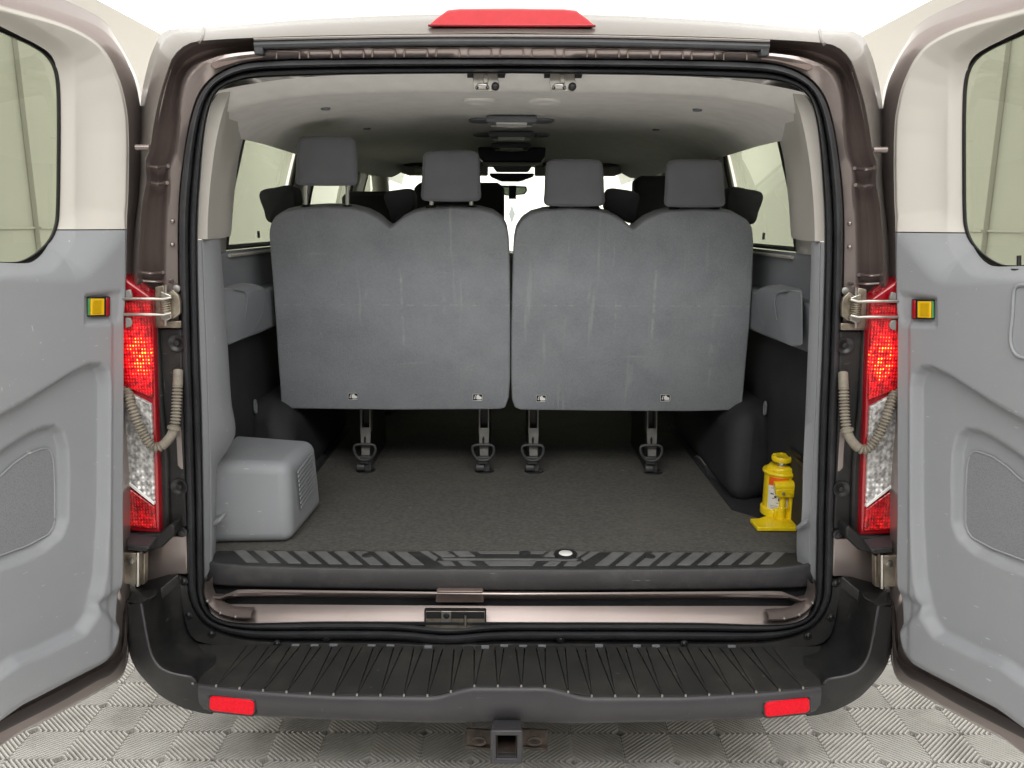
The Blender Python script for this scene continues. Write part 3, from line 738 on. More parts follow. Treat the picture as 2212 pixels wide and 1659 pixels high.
# step tread: separate pads with grooves between, fanning towards the van
dots = [CX - 684.45 + 50.7 * i for i in range(28)]
for i, dx in enumerate(dots[:-1]):
    o0, o1 = dx - CX, dots[i + 1] - CX
    f0 = PZ(dx + 1.6, lin(edge, abs(o0)) - 3.5, ZS); f1 = PZ(dots[i + 1] - 1.6, lin(edge, abs(o1)) - 3.5, ZS)
    yb = 1.882
    def back(xf, Yb, sh):
        return Vector((xf + sh, Yb, ZS))
    g = 0.0022
    w = (f1.x - f0.x)
    ctr = -0.0
    slant = 0.030 if (f0.x + f1.x) < 0 else -0.030
    if abs((f0.x + f1.x) / 2) < 0.03: slant = 0
    # wide pad narrowing towards the van; the wedge between two pads widens
    sh = -0.16 * (f0.x + f1.x) / 2 * 0.25
    b0 = Vector((f0.x + 0.25 * w + sh, yb, ZS)); b1 = Vector((f1.x - 0.25 * w + sh, yb, ZS))
    mid0, mid1 = f0.lerp(b0, 0.5), f1.lerp(b1, 0.5)
    prism('tread_pad', [f0, f1, b1, b0], (0, 0, 0.0018), 'tread', bumper, bevel=0.0006, seg=1)
    if i:
        # narrow wedge between the slanted grooves
        pv = prev_b1
        a = Vector((f0.x - 0.0015, f0.y + 0.010, ZS))
        if (b0.x - pv.x) > 0.010:
            prism('tread_wedge', [a, Vector((b0.x - 0.0028, yb, ZS)), Vector((pv.x + 0.0028, yb, ZS))], (0, 0, 0.0017), 'tread', bumper, bevel=0.0006, seg=1)
    prev_b1 = b1
    d = PZ(dx, lin(edge, abs(o0)) - 5.5, ZS + 0.003)
    box('drain_stud', d.x - 0.0022, d.x + 0.0022, d.y - 0.002, d.y + 0.002, ZS, ZS + 0.005, 'dull_metal', bumper)
# red reflectors set in a dark frame
for s in (-1, 1):
    def onface(x, y, off):
        # the face leans a little; use the bumper edge depth at this x
        Y = PZ(x, lin(edge, abs(x - CX)), ZS).y - 0.006
        return MX(P(x, y, Y + off), s)
    px = [(455, 1511), (460, 1508), (540, 1516), (548, 1519), (551, 1524), (550, 1543), (546, 1547), (540, 1547), (462, 1538), (456, 1534), (454, 1530)]
    fr = prism('reflector_frame', [onface(x + (-4 if x < 500 else 4), y + (-3.5 if y < 1526 else 4), -0.001) for x, y in px], (0, 0.02, 0), 'black_smooth', bumper, bevel=0.003)
    prism('reflector', [onface(x, y, -0.005) for x, y in px], (0, 0.02, 0), 'red_reflector', bumper, bevel=0.002)
# corner wings
wings = []
for s in (-1, 1):
    EE = [(450, 1484, 1.712), (432, 1480, 1.712), (418, 1466, 1.705), (400, 1462, 1.70), (370, 1455, 1.70), (347, 1442, 1.703), (330, 1415, 1.712), (320, 1375, 1.722), (313, 1335, 1.733), (308, 1307, 1.742)]
    OO = [(460, 1545, 1.735), (441, 1543, 1.735), (420, 1538, 1.73), (398, 1532, 1.73), (350, 1506, 1.74), (318, 1475, 1.75), (295, 1446, 1.765), (281, 1412, 1.78), (275, 1360, 1.79), (272, 1300, 1.80)]
    II = [(475, 1395, 1.90), (455, 1394, 1.90), (440, 1393, 1.90), (425, 1388, 1.90), (412, 1374, 1.90), (404, 1350, 1.90), (398, 1320, 1.895), (394, 1290, 1.89), (390, 1262, 1.885), (386, 1243, 1.88)]
    MM = [(465, 1428, 1.80), (447, 1426, 1.80), (432, 1424, 1.80), (412, 1421, 1.80), (388, 1410, 1.815), (370, 1388, 1.83), (359, 1352, 1.84), (352, 1318, 1.845), (348, 1290, 1.845), (346, 1274, 1.845)]
    S = [spline([MX(P(*q), s) for q in tab], 36) for tab in (II, MM, EE, OO)]
    e_in = [p.lerp(q, 0.06) + Vector((0, 0, 0.002)) for p, q in zip(S[2], S[1])]
    e_out = [p.lerp(q, 0.06) + Vector((0, -0.001, 0)) for p, q in zip(S[2], S[3])]
    e_mid = [p + Vector((0, -0.003, 0.003)) for p in S[2]]
    mid2 = [p.lerp(q, 0.5) + Vector((-s * -0.0 + s * 0.004, -0.012, 0)) for p, q in zip(S[2], S[3])]
    under = [p + Vector((-s * 0.012, 0.10, -0.012)) for p in S[3]]
    w = loft('bumper_corner', [S[0], S[0][:] and [p.lerp(q, 0.5) + Vector((s * 0.004, 0.006, -0.004)) for p, q in zip(S[0], S[1])], S[1], [p.lerp(q, 0.55) + Vector((0, 0.004, -0.004)) for p, q in zip(S[1], S[2])], e_in, e_mid, e_out, mid2, S[3], under], 'black_plastic', van, closed=False)
    tube('edge_bead', [p + Vector((0, -0.003, 0.002)) for p in S[2][4:]], 0.0032, 'bumper_face', w, n=6)
    q = [PZ(x, y, ZS - 0.0015) for x, y in ((396, 1461), (432, 1481), (520, 1489), (565, 1395), (440, 1393), (420, 1396))]
    prism('step_corner', [MX(p, s) for p in q], (0, 0, -0.02), 'tread', w)
    # flat ledge on top of the wing and the black panel below the lamp
    q = [MX(P(*t), s) for t in ((272, 1300, 1.80), (308, 1307, 1.742), (345, 1276, 1.845), (386, 1243, 1.88), (345, 1243, 1.90), (275, 1262, 1.90))]
    mk('bumper_ledge', q + [p + Vector((0, 0, -0.03)) for p in q], [(0, 1, 2, 3, 4, 5), (0, 1, 7, 6), (1, 2, 8, 7), (2, 3, 9, 8)], 'black_plastic', w, bevel=0.003)
    q = [MX(P(*t), s) for t in ((279, 1281, 1.84), (343, 1275, 1.835), (338, 1287, 1.80), (310, 1303, 1.765), (280, 1302, 1.775))]
    prism('ledge_cover', q, (0, 0.0, -0.006), 'black_plastic', w, bevel=0.002)
# black gasket panel between step and seal, with screws
gp = [(386, 1243), (404, 1262), (408, 1290), (420, 1322), (446, 1355), (498, 1378), (567, 1388), (737, 1390), (1103, 1390)]
gq = [(389, 1250), (393, 1290), (399, 1330), (412, 1372), (430, 1388), (500, 1399), (600, 1403), (737, 1404), (1103, 1404)]
A = half = spline([P(x, y, 1.893) for x, y in gp], 50); B = spline([P(x, y, 1.888) for x, y in gq], 50)
A = A + [Vector((-p.x, p.y, p.z)) for p in A[-2::-1]]; B = B + [Vector((-p.x, p.y, p.z)) for p in B[-2::-1]]
gpan = loft('sill_gasket', [[p + Vector((0, 0.03, 0)) for p in A], dip(A, 0.010), B, [p + Vector((0, 0.02, -0.02)) for p in B]], 'black_plastic', van, closed=False)
for x, y in ((399, 1259), (409, 1332), (458, 1372), (600, 1393), (706, 1380), (1213, 1381), (1480, 1390), (1748, 1372), (1797, 1332), (1807, 1259)):
    lathe('screw', [(0.010, 0.008), (0.010, -0.0005), (0.007, -0.002), (0.006, 0.0005), (0.004, -0.002), (0.0002, -0.003)], P(x, y, 1.888), 'black_smooth', gpan, n=14, axis='y')
# small drip tabs along the back of the step
for k in range(24):
    x = 640 + k * 41
    if random.random() < 0.25: continue
    p = PZ(x, 1397 + (4 if 850 < x < 1060 else 0), ZS + 0.002)
    box('drip_tab', p.x - 0.010, p.x + 0.010, p.y, p.y + 0.006, ZS, ZS + 0.004 + random.random() * 0.004, 'dark_grey_plastic', bumper)

# ================================================================== tail lamps, hinges, jamb fittings, wiring conduits
c0 = P(306, 770, 1.85)
lamp_mat('lamp_red', (0.72, 0.006, 0.012), ((1.0, 0.004, 0.012), (1.0, 0.40, 0.03)), (abs(c0.x), c0.y, c0.z), (0.055, 0.2, 0.105), 9.0, contrast=0.93)
c1 = P(312, 1060, 1.85)
lamp_mat('lamp_clear', (0.45, 0.44, 0.43), ((0.9, 0.86, 0.82), (1, 0.98, 0.95)), (abs(c1.x), c1.y, c1.z), (0.07, 0.2, 0.09), 1.1, pitch=0.014, contrast=0.95)
c2 = P(300, 1130, 1.85)
lamp_mat('lamp_low', (0.50, 0.005, 0.010), ((0.9, 0.01, 0.01), (1.0, 0.03, 0.02)), (abs(c2.x), c2.y, c2.z), (0.07, 0.2, 0.05), 1.2)
for s in (-1, 1):
    def q(pts, Y): return [MX(P(x, y, Y), s) for x, y in pts]
    # housing with dark red rim; it wraps round the body corner
    lamp = prism('tail_lamp', q([(200, 580), (250, 590), (280, 612), (320, 641), (326, 655), (331, 728), (336, 880), (342, 1032), (346, 1155), (282, 1151), (230, 1150), (200, 1150)], 1.852), (0, 0.06, 0), 'red_rim', van, bevel=0.006, seg=3)
    a = prism('lit_lens', q([(210, 700), (225, 650), (280, 653), (318, 653), (322, 660), (325, 728), (328, 800), (329, 862), (278, 842), (210, 815)], 1.843), (0, 0.012, 0), 'lamp_red', lamp, bevel=0.003)
    a = prism('clear_lens', q([(210, 822), (278, 850), (326, 876), (330, 960), (332, 1030), (333, 1087), (277, 1042), (210, 990)], 1.844), (0, 0.012, 0), 'lamp_clear', lamp, bevel=0.003)
    prism('lens_divider', q([(210, 992), (277, 1043), (333, 1088), (333, 1094), (277, 1050), (210, 1000)], 1.8415), (0, 0.012, 0), 'white_label', lamp, bevel=0.001)
    a = prism('lower_lens', q([(210, 1010), (277, 1056), (334, 1098), (338, 1145), (283, 1141), (210, 1141)], 1.845), (0, 0.012, 0), 'lamp_low', lamp, bevel=0.003)
    # door check: plate, spring, two rods
    pl = prism('check_bracket', q([(334, 622), (352, 619), (356, 640), (372, 628), (384, 640), (388, 655), (388, 680), (376, 690), (362, 692), (356, 706), (338, 708), (334, 700)], 1.872), (0, 0.012, 0), 'steel_dirty', van, bevel=0.002)
    prism('check_foot', q([(334, 696), (390, 696), (390, 711), (338, 711)], 1.876), (0, 0.01, 0), 'steel_dirty', pl, bevel=0.002)
    c = MX(P(357, 664, 1.862), s)
    tube('spring', [c + Vector((0.0105 * math.cos(t), 0.0105 * math.sin(t), -0.019 + 0.038 * t / (2 * math.pi * 7))) for t in [k * 2 * math.pi / 10 for k in range(71)]], 0.0022, 'steel_dirty', pl, n=5)
    prism('check_cheek', q([(346, 632), (368, 640), (370, 648), (352, 650), (346, 646)], 1.858), (0, 0.012, 0), 'steel', pl, bevel=0.002)
    prism('check_cheek', q([(346, 682), (368, 680), (370, 690), (356, 697), (346, 694)], 1.858), (0, 0.012, 0), 'steel', pl, bevel=0.002)
    for yy in (648, 682):
        tube('check_rod', [MX(P(x, y, Y), s) for x, y, Y in ((266, yy, 1.834), (300, yy, 1.832), (330, yy, 1.832), (352, yy + 1, 1.848), (368, yy - 3, 1.858))], 0.0038, 'steel', pl, n=8)
    tube('check_pin', [MX(P(357, 618, 1.862), s), MX(P(357, 706, 1.862), s)], 0.004, 'steel', pl, n=8)
    lathe('bolt', [(0.009, 0.006), (0.009, -0.002), (0.006, -0.004), (0.0002, -0.004)], MX(P(381, 626, 1.895), s), 'dull_metal', pl, n=12, axis='y')
    prism('hinge_leaf', q([(270, 630), (280, 628), (284, 640), (284, 650), (270, 650)], 1.835), (0, 0.008, 0), 'dull_metal', pl, bevel=0.002)
    prism('hinge_leaf', q([(270, 688), (281, 690), (285, 700), (282, 708), (270, 712)], 1.835), (0, 0.008, 0), 'dull_metal', pl, bevel=0.002)
    # black plastic jamb cover with bolt cups
    cov = prism('jamb_cover', q([(338, 712), (392, 712), (395, 886), (400, 1053), (404, 1140), (352, 1150), (346, 1032), (340, 880)], 1.888), (0, 0.04, 0), 'black_plastic', van, bevel=0.004)
    prism('cover_side', q([(327, 700), (340, 712), (350, 880), (362, 1000), (366, 1148), (344, 1155), (340, 1032), (334, 880)], 1.872), (0, 0.02, 0), 'black_plastic', cov, bevel=0.006)
    for x, y in ((381, 744), (388, 1054)):
        cc = MX(P(x, y, 1.886), s)
        lathe('bolt_cup', [(0.021, 0.002), (0.021, -0.003), (0.017, -0.003), (0.013, 0.0015), (0.0001, 0.0015)], cc, 'black_smooth', cov, n=24, axis='y')
        lathe('bolt', [(0.007, 0.002), (0.007, -0.003), (0.004, -0.004), (0.0001, -0.004)], cc, 'black_plastic', cov, n=10, axis='y')
    prism('cover_slot', q([(372, 800), (380, 797), (392, 797), (392, 830), (372, 830)], 1.8865), (0, 0.004, 0), 'label_black', cov, bevel=0.001)
    sl = [(383, 960), (392, 960), (397, 1014), (392, 1014), (386, 1008)]
    prism('cover_window', q([(380, 930), (391, 930), (396, 1016), (392, 1016), (384, 1008)], 1.8868), (0, 0.003, 0), 'paint', cov, bevel=0.001)
    # wiring conduit: hangs in a U between jamb and door
    path = [(385, 803, 1.882), (384, 830, 1.866), (382, 870, 1.856), (379, 910, 1.845), (373, 937, 1.838), (360, 957, 1.832), (345, 968, 1.828), (330, 966, 1.826), (314, 948, 1.826), (299, 920, 1.826), (286, 885, 1.828), (277, 855, 1.842), (266, 825, 1.872)]
    pts = spline([MX(P(*t), s) for t in path], 430)
    def rf(i, pts=pts):
        x, y = proj(pts[i])
        smooth_zone = (i < 42) or (150 < i < 205)
        base = 0.0105 if i > 42 else 0.011
        if smooth_zone: return 0.0115 if i > 42 else 0.0118
        return 0.0078 + 0.0048 * (0.5 + 0.5 * math.sin(i * 2 * math.pi / 8.4)) ** 0.7
    cdt = tube('wiring_conduit', pts, 0.011, 'conduit', van, n=12, rf=rf)
    for i in (148, 152):
        t = (pts[i + 1] - pts[i - 1]).normalized()
        tube('conduit_collar', [pts[i] - t * 0.002, pts[i] + t * 0.002], 0.0155, 'conduit', cdt, n=16)
    # wedge shelf under the lamp, painted corner panel, lower hinge
    sh = prism('lamp_shelf', q([(232, 1158), (284, 1158), (346, 1156), (362, 1140), (372, 1134), (378, 1140), (377, 1158), (350, 1186), (318, 1194), (232, 1192)], 1.838), (0, 0.05, 0), 'black_plastic', van, bevel=0.006, seg=3)
    top = [MX(P(*t), s) for t in ((276, 1153, 1.845), (345, 1157, 1.85), (322, 1183, 1.79), (276, 1180, 1.79))]
    prism('shelf_top', [top[0], top[1], top[2], top[3]], (0, 0.0, -0.008), 'bumper_face', sh, bevel=0.002)
    prism('shelf_lip', [MX(P(*t), s) for t in ((276, 1180, 1.789), (322, 1183, 1.789), (318, 1195, 1.789), (276, 1192, 1.789))], (0, 0.02, 0), 'black_plastic', sh, bevel=0.003)
    lathe('bolt', [(0.013, 0.004), (0.013, -0.002), (0.007, -0.003), (0.007, -0.007), (0.0001, -0.008)], MX(P(395, 1152, 1.885), s), 'black_smooth', sh, n=12, axis='y')
    prism('corner_panel', q([(310, 1160), (404, 1160), (406, 1243), (384, 1243), (345, 1276), (310, 1262)], 1.889), (0, 0.02, 0), 'paint', van, bevel=0.003)
    hg = prism('lower_hinge', q([(262, 1197), (298, 1197), (299, 1268), (262, 1264)], 1.80), (0, 0.03, 0), 'steel_dirty', van, bevel=0.003)
    prism('hinge_plate', q([(300, 1197), (314, 1199), (314, 1265), (300, 1268)], 1.83), (0, 0.02, 0), 'steel_dirty', hg, bevel=0.002)
    tube('hinge_pin', [MX(P(299.5, 1195, 1.802), s), MX(P(299.5, 1268, 1.802), s)], 0.005, 'steel', hg, n=8)
    lathe('bolt', [(0.009, 0.003), (0.009, -0.004), (0.0001, -0.005)], MX(P(284, 1214, 1.80), s), 'steel', hg, n=6, axis='y')
    # upper hinge pin linking door and body
    uh = tube('upper_hinge', [MX(P(292, 321, 1.86), s), MX(P(322, 321, 1.86), s)], 0.0065, 'paint', van, n=10)

# ================================================================== rear doors (swung out), built on a vertical door plane
ALPHA = math.radians(20)
DP0 = P(278, 700, 1.84)
DD = Vector((-math.sin(ALPHA), -math.cos(ALPHA), 0))     # from the hinge towards the free edge
DN = Vector((math.cos(ALPHA), -math.sin(ALPHA), 0))      # inner face, towards the cabin side
DWID = 0.74
def d_uw(x, y, off=0.0):
    p = PN(x, y, DP0 + DN * off, DN)
    return ((p - DP0).dot(DD), p.z)
def d_pt(u, w, off=0.0):
    return DP0 + DD * u + Vector((0, 0, w - DP0.z)) + DN * off
def d_outline(px, off, n, closed_mirror=True):
    uw = [Vector((*d_uw(x, y, off), 0)) for x, y in px]
    uw = [p for p in spline(uw, 160) if p.x < DWID / 2 - 0.002]
    far = [Vector((DWID - p.x, p.y, 0)) for p in uw[::-1]]
    return resample(uw + far + [uw[0]], n, True)
T_TRIM = [(0,10),(133,49),(200,81),(233,110),(260,160),(277,217),(285,283),(284,433),(280,500),(278,700),(277,886),(275,1106),(275,1256),(269,1330),(266,1390),(256,1418),(233,1436),(200,1454),(133,1489),(0,1559)]
T_SHELL = [(0,-14),(33,0),(130,30),(213,64),(253,104),(283,160),(298,217),(303,283),(296,433),(288,500),(284,700),(283,886),(282,1106),(282,1256),(278,1340),(276,1396),(274,1428),(262,1459),(233,1479),(133,1536),(0,1606)]
T_HEM = [(0,-62),(60,-36),(123,-4),(190,28),(227,52),(246,82),(264,112),(291,165),(304,217),(307,283),(299,433),(289,500),(285,700),(284,886),(283,1106),(283,1256),(279,1340),(279,1396),(277,1432),(266,1464),(235,1486),(133,1543),(0,1613)]
T_WIN = [(0,57),(60,84),(90,98),(120,117),(138,140),(147,173),(150,233),(150,350),(148,467),(143,497),(131,523),(108,548),(80,566),(60,572),(0,571)]
NO = 560
OUTER = d_outline(T_TRIM, 0.0, NO)
WIN = d_outline(T_WIN, -0.03, 240)
wc = Vector((DWID / 2, sum(p.y for p in WIN) / len(WIN), 0))
def ray_hit(poly, c, a):
    dx, dy = math.cos(a), math.sin(a); best = 0
    for i in range(len(poly)):
        p, q = poly[i], poly[(i + 1) % len(poly)]
        ex, ey = q.x - p.x, q.y - p.y
        den = dx * ey - dy * ex
        if abs(den) < 1e-12: continue
        t = ((p.x - c.x) * ey - (p.y - c.y) * ex) / den
        k = ((p.x - c.x) * dy - (p.y - c.y) * dx) / den
        if t > 0 and -1e-6 <= k <= 1 + 1e-6: best = max(best, t)
    return Vector((c.x + dx * best, c.y + dy * best, 0))
UPREC = [(-900,-330),(-900,611),(0,612),(120,618),(167,619),(195,607),(225,577),(255,540),(279,505),(296,470),(300,283),(292,217),(275,152),(246,98),(208,68),(137,34),(0,-8),(-200,-78)]
ARCH1 = [(-420,1060),(-250,985),(-100,935),(0,905),(60,872),(110,840),(160,808),(195,792),(218,793),(232,806),(238,832),(237,1000),(236,1120),(228,1250),(210,1335),(185,1372),(100,1414),(0,1452),(-300,1580)]
ARCH2 = [(-300,1130),(-100,1052),(0,1002),(40,972),(80,946),(112,931),(138,927),(154,940),(163,975),(165,1040),(163,1128),(150,1163),(115,1194),(60,1220),(0,1243),(-300,1370)]
REFL = [(184,640),(262,630),(268,637),(267,694),(259,700),(183,703)]
NOTCH = [(208,1304),(245,1286),(276,1268),(290,1268),(290,1360),(262,1360),(222,1322)]
def dheight(u, w):
    uu = min(u, DWID - u)
    p = d_pt(uu, w)
    x, y = proj(p)
    h = 0.0
    h -= 0.046 * sstep(0, 105, sdpoly(x, y, UPREC)) if y < 640 else 0
    if 700 < y < 1650: h -= 0.024 * sstep(-6, 11, sdpoly(x, y, ARCH1))
    if 850 < y < 1450: h -= 0.020 * sstep(-5, 9, sdpoly(x, y, ARCH2))
    if 600 < y < 730: h -= 0.013 * sstep(-3, 9, sdpoly(x, y, REFL)) * (0.35 + 0.65 * sstep(268, 225, x)) if u < DWID / 2 else 0
    if 1230 < y < 1400: h -= 0.012 * sstep(-4, 12, sdpoly(x, y, NOTCH))
    h -= 0.005 * sstep(238, 250, x) * sstep(640, 700, y)
    return h
ring = []; NR = 140
for i in range(NO):
    o = OUTER[i]
    a = math.atan2(o.y - wc.y, o.x - wc.x)
    wi = ray_hit(WIN, wc, a)
    L = (o - wi).length
    ring.append((wi, o))
V = []; Fc = []
def edge_round(d):
    return -0.010 * (1 - sstep(0, 0.016, d)) 
for r in range(NR + 1):
    # finer rows at both rims
    t = r / NR
    for wi, o in ring:
        p = wi.lerp(o, t)
        dout = (o - p).length; din = (p - wi).length
        h = dheight(p.x, p.y) + edge_round(dout) - 0.016 * (1 - sstep(0, 0.03, din))
        V.append(d_pt(p.x, p.y, h))
base = len(V)
for wi, o in ring: V.append(d_pt(o.x, o.y, -0.032))
for r in range(NR + 1):
    for i in range(NO):
        j = (i + 1) % NO
        Fc.append((r * NO + i, r * NO + j, (r + 1) * NO + j, (r + 1) * NO + i))
SEAM = d_pt(*d_uw(250, 499))
def door_trim(s, parent):
    objs = []
    for nm, mm, keep in (('door_upper_trim', 'beige_plastic', 1), ('door_lower_trim', 'grey_plastic', -1)):
        me = bpy.data.meshes.new(nm); me.from_pydata([tuple(MX(v, s)) for v in V], [], Fc)
        bm = bmesh.new(); bm.from_mesh(me)
        z = SEAM.z + keep * 0.0012
        bmesh.ops.bisect_plane(bm, geom=bm.verts[:] + bm.edges[:] + bm.faces[:], plane_co=(0, 0, z), plane_no=(0, 0, 1), clear_inner=keep > 0, clear_outer=keep < 0)
        be = [e for e in bm.edges if e.is_boundary and all(abs(v.co.z - z) < 1e-5 for v in e.verts)]
        r = bmesh.ops.extrude_edge_only(bm, edges=be)
        for v in [g for g in r['geom'] if isinstance(g, bmesh.types.BMVert)]:
            v.co += Vector(MX(-DN * 0.012, s))
        bmesh.ops.recalc_face_normals(bm, faces=bm.faces)
        bm.to_mesh(me); bm.free()
        me.materials.append(MATS[mm]); me.polygons.foreach_set('use_smooth', [True] * len(me.polygons))
        me.set_sharp_from_angle(angle=math.radians(60))
        objs.append(link(bpy.data.objects.new(nm, me), parent))
    return objs
for s in (-1, 1):
    def lp(tab, off, n=NO, shrink=0.0):
        o = d_outline(tab, off, n)
        c = Vector((DWID / 2, 1.2, 0))
        return [MX(d_pt(p.x + (c.x - p.x) * shrink, p.y + (c.y - p.y) * shrink, off), s) for p in o]
    tr = [MX(d_pt(p.x, p.y, min(-0.026, dheight(p.x, p.y) - 0.022)), s) for p in OUTER]
    trin = [MX(d_pt(wc.x + (p.x - wc.x) * 0.985, 1.2 + (p.y - 1.2) * 0.993, -0.060), s) for p in OUTER]
    shl = lp(T_SHELL, -0.036)
    shl2 = lp(T_SHELL, -0.040, shrink=-0.002)
    hem = lp(T_HEM, -0.062); hem2 = lp(T_HEM, -0.068); hem3 = lp(T_HEM, -0.072, shrink=0.004)
    # ring back to the window on the outside
    wouter = []
    for p in d_outline(T_HEM, -0.072, NO):
        a = math.atan2(p.y - wc.y, p.x - wc.x); wouter.append(MX(d_pt(*ray_hit(WIN, wc, a).xy, -0.070), s))
    door = loft('rear_door', [trin, tr, [a.lerp(b, .5) + Vector((0, 0, 0)) for a, b in zip(tr, shl)], shl, shl2, hem, hem2, hem3, wouter, [MX(d_pt(*ray_hit(WIN, wc, math.atan2(p.y - wc.y, p.x - wc.x)).xy, -0.067), s) for p in OUTER]], 'paint', van)
    if s < 0: tag(door, 'left rear door swung open, grey lower trim and yellow reflector')
    else: tag(door, 'right rear door swung open, with a lock knob below its window')
    up, low = door_trim(s, door)
    # black window gasket and tinted pane
    wl = [MX(d_pt(p.x, p.y, -0.030), s) for p in WIN]
    wl1 = [MX(d_pt(wc.x + (p.x - wc.x) * 1.003, wc.y + (p.y - wc.y) * 1.002, -0.0585), s) for p in WIN]
    wl2 = [MX(d_pt(wc.x + (p.x - wc.x) * 0.984, wc.y + (p.y - wc.y) * 0.991, -0.0585), s) for p in WIN]
    wl3 = [MX(d_pt(wc.x + (p.x - wc.x) * 0.982, wc.y + (p.y - wc.y) * 0.990, -0.0625), s) for p in WIN]
    loft('window_gasket', [[MX(d_pt(wc.x + (p.x - wc.x) * 1.012, wc.y + (p.y - wc.y) * 1.008, -0.066), s) for p in WIN], wl1, wl2, wl3], 'label_black', door)
    n = len(wl3)
    mk('window_pane', [MX(d_pt(wc.x + (p.x - wc.x) * 0.99, wc.y + (p.y - wc.y) * 0.994, -0.063), s) for p in WIN], [tuple(range(n))], 'tinted_glass', door)
    # yellow reflector in its recess, red and green edges
    def dq(pts, off): return [MX(d_pt(*d_uw(x, y, off), off), s) for x, y in pts]
    r = prism('reflector_bezel', dq([(193, 645), (236, 643), (238, 646), (238, 684), (235, 687), (194, 687)], -0.004), tuple(MX(-DN * 0.012, s)), 'black_smooth', door, bevel=0.001)
    prism('yellow_reflector', dq([(196, 648), (225, 648), (225, 683), (196, 684)], -0.002), tuple(MX(-DN * 0.006, s)), 'yellow_reflector', r, bevel=0.001)
    prism('reflector_core', dq([(200, 652), (219, 652), (219, 680), (200, 681)], -0.0005), tuple(MX(-DN * 0.002, s)), 'reflector_core', r, bevel=0.0008)
    prism('green_edge', dq([(191.5, 648), (193.5, 648), (193.5, 684), (191.5, 684)], -0.003), tuple(MX(-DN * 0.004, s)), 'green_edge', r)
    prism('red_edge', dq([(230, 646), (236, 646), (236, 684), (230, 685)], -0.002), tuple(MX(-DN * 0.006, s)), 'red_dark', r, bevel=0.001)
    # speaker grille in the deepest recess, with a thin rim
    G = [(-300,1150),(-150,1088),(-40,1050),(0,1033),(30,1005),(60,984),(90,973),(102,972),(111,980),(116,1000),(119,1060),(119,1128),(115,1143),(105,1158),(60,1182),(0,1204),(-60,1222),(-250,1300)]
    gz = -0.0405
    guw = [d_uw(x, y, gz) for x, y in G]
    guw = [(u, w) for u, w in guw if u <= DWID / 2 + 0.02]
    guw = [(min(u, DWID / 2), w) for u, w in guw]
    half = guw
    full = half + [(DWID - u, w) for u, w in half[::-1]]
    gp_ = [MX(d_pt(u, w, gz), s) for u, w in full]
    n = len(gp_)
    gr = prism('speaker_grille', gp_, tuple(MX(-DN * 0.01, s)), 'grille', door)
    tube('grille_rim', resample(gp_ + [gp_[0]], 160), 0.0022, 'grey_plastic', gr, n=6)
    # outer door edge seal highlight
    bead = [MX(d_pt(*d_uw(x, y, -0.045), -0.045), s) for x, y in ((272, 1345), (276, 1390), (275, 1426), (262, 1457), (233, 1478), (133, 1534), (0, 1603), (-100, 1655))]
    tube('door_edge_bead', spline(bead, 60), 0.0045, 'paint_lit_copy', door, n=8)
    # dark strip giving the flange under the trim its shade, round the lower hinge corner
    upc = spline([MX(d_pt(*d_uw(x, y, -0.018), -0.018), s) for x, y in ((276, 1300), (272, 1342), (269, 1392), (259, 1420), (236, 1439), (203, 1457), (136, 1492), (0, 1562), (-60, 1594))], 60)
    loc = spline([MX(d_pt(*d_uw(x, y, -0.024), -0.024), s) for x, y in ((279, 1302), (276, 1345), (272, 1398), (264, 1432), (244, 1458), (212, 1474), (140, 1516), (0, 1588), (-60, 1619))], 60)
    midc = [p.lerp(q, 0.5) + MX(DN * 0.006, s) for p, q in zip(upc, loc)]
    loft('flange_shade_strip', [upc, midc, loc, [p + MX(-DN * 0.02, s) for p in loc]], 'flange_shade', door, closed=False)
    if s > 0:
        # lock knob and pull pocket on the right door
        k = dq([(34, 580), (34, 549)], 0.0)
        tube('lock_knob', [k[0] + MX(-DN * 0.036, s), k[1] + MX(-DN * 0.036, s)], 0.0042, 'label_black', door, n=10)
        lathe('knob_collar', [(0.014, -0.001), (0.014, 0.002), (0.006, 0.003)], k[0] + MX(-DN * 0.036, s), 'label_black', door, n=16)
        pk = [MX(d_pt(*d_uw(x, y, 0.0), 0.002), s) for x, y in ((-60, 612), (0, 612), (11, 616), (15, 628), (18, 680), (22, 725), (17, 752), (4, 766), (-40, 775), (-90, 780))]
        tube('pocket_edge', spline(pk, 60), 0.0035, 'grey_plastic', door, n=8)
# procedural weave for the grille
m = MATS['grille']; nt = m.node_tree
tc = nt.nodes.new('ShaderNodeTexCoord'); vo = nt.nodes.new('ShaderNodeTexVoronoi'); vo.inputs['Scale'].default_value = 420; vo.inputs['Randomness'].default_value = 1.0
nt.links.new(tc.outputs['Object'], vo.inputs['Vector'])
rr = nt.nodes.new('ShaderNodeMapRange'); rr.inputs[1].default_value = 0.2; rr.inputs[2].default_value = 0.5; rr.inputs[3].default_value = 0.78; rr.inputs[4].default_value = 1.08
nt.links.new(vo.outputs['Distance'], rr.inputs[0])
vm = nt.nodes.new('ShaderNodeVectorMath'); vm.operation = 'SCALE'; vm.inputs[0].default_value = (0.20, 0.207, 0.222)
nt.links.new(rr.outputs[0], vm.inputs['Scale']); nt.links.new(vm.outputs[0], nt.nodes['Principled BSDF'].inputs['Base Color'])

# ================================================================== interior of the van
# load floor carpet
cf = [Vector((-0.90, 2.075, ZF)), Vector((0.90, 2.075, ZF)), Vector((0.90, 5.6, ZF)), Vector((-0.90, 5.6, ZF))]
prism('load_floor', cf, (0, 0, -0.03), 'carpet_floor', van)
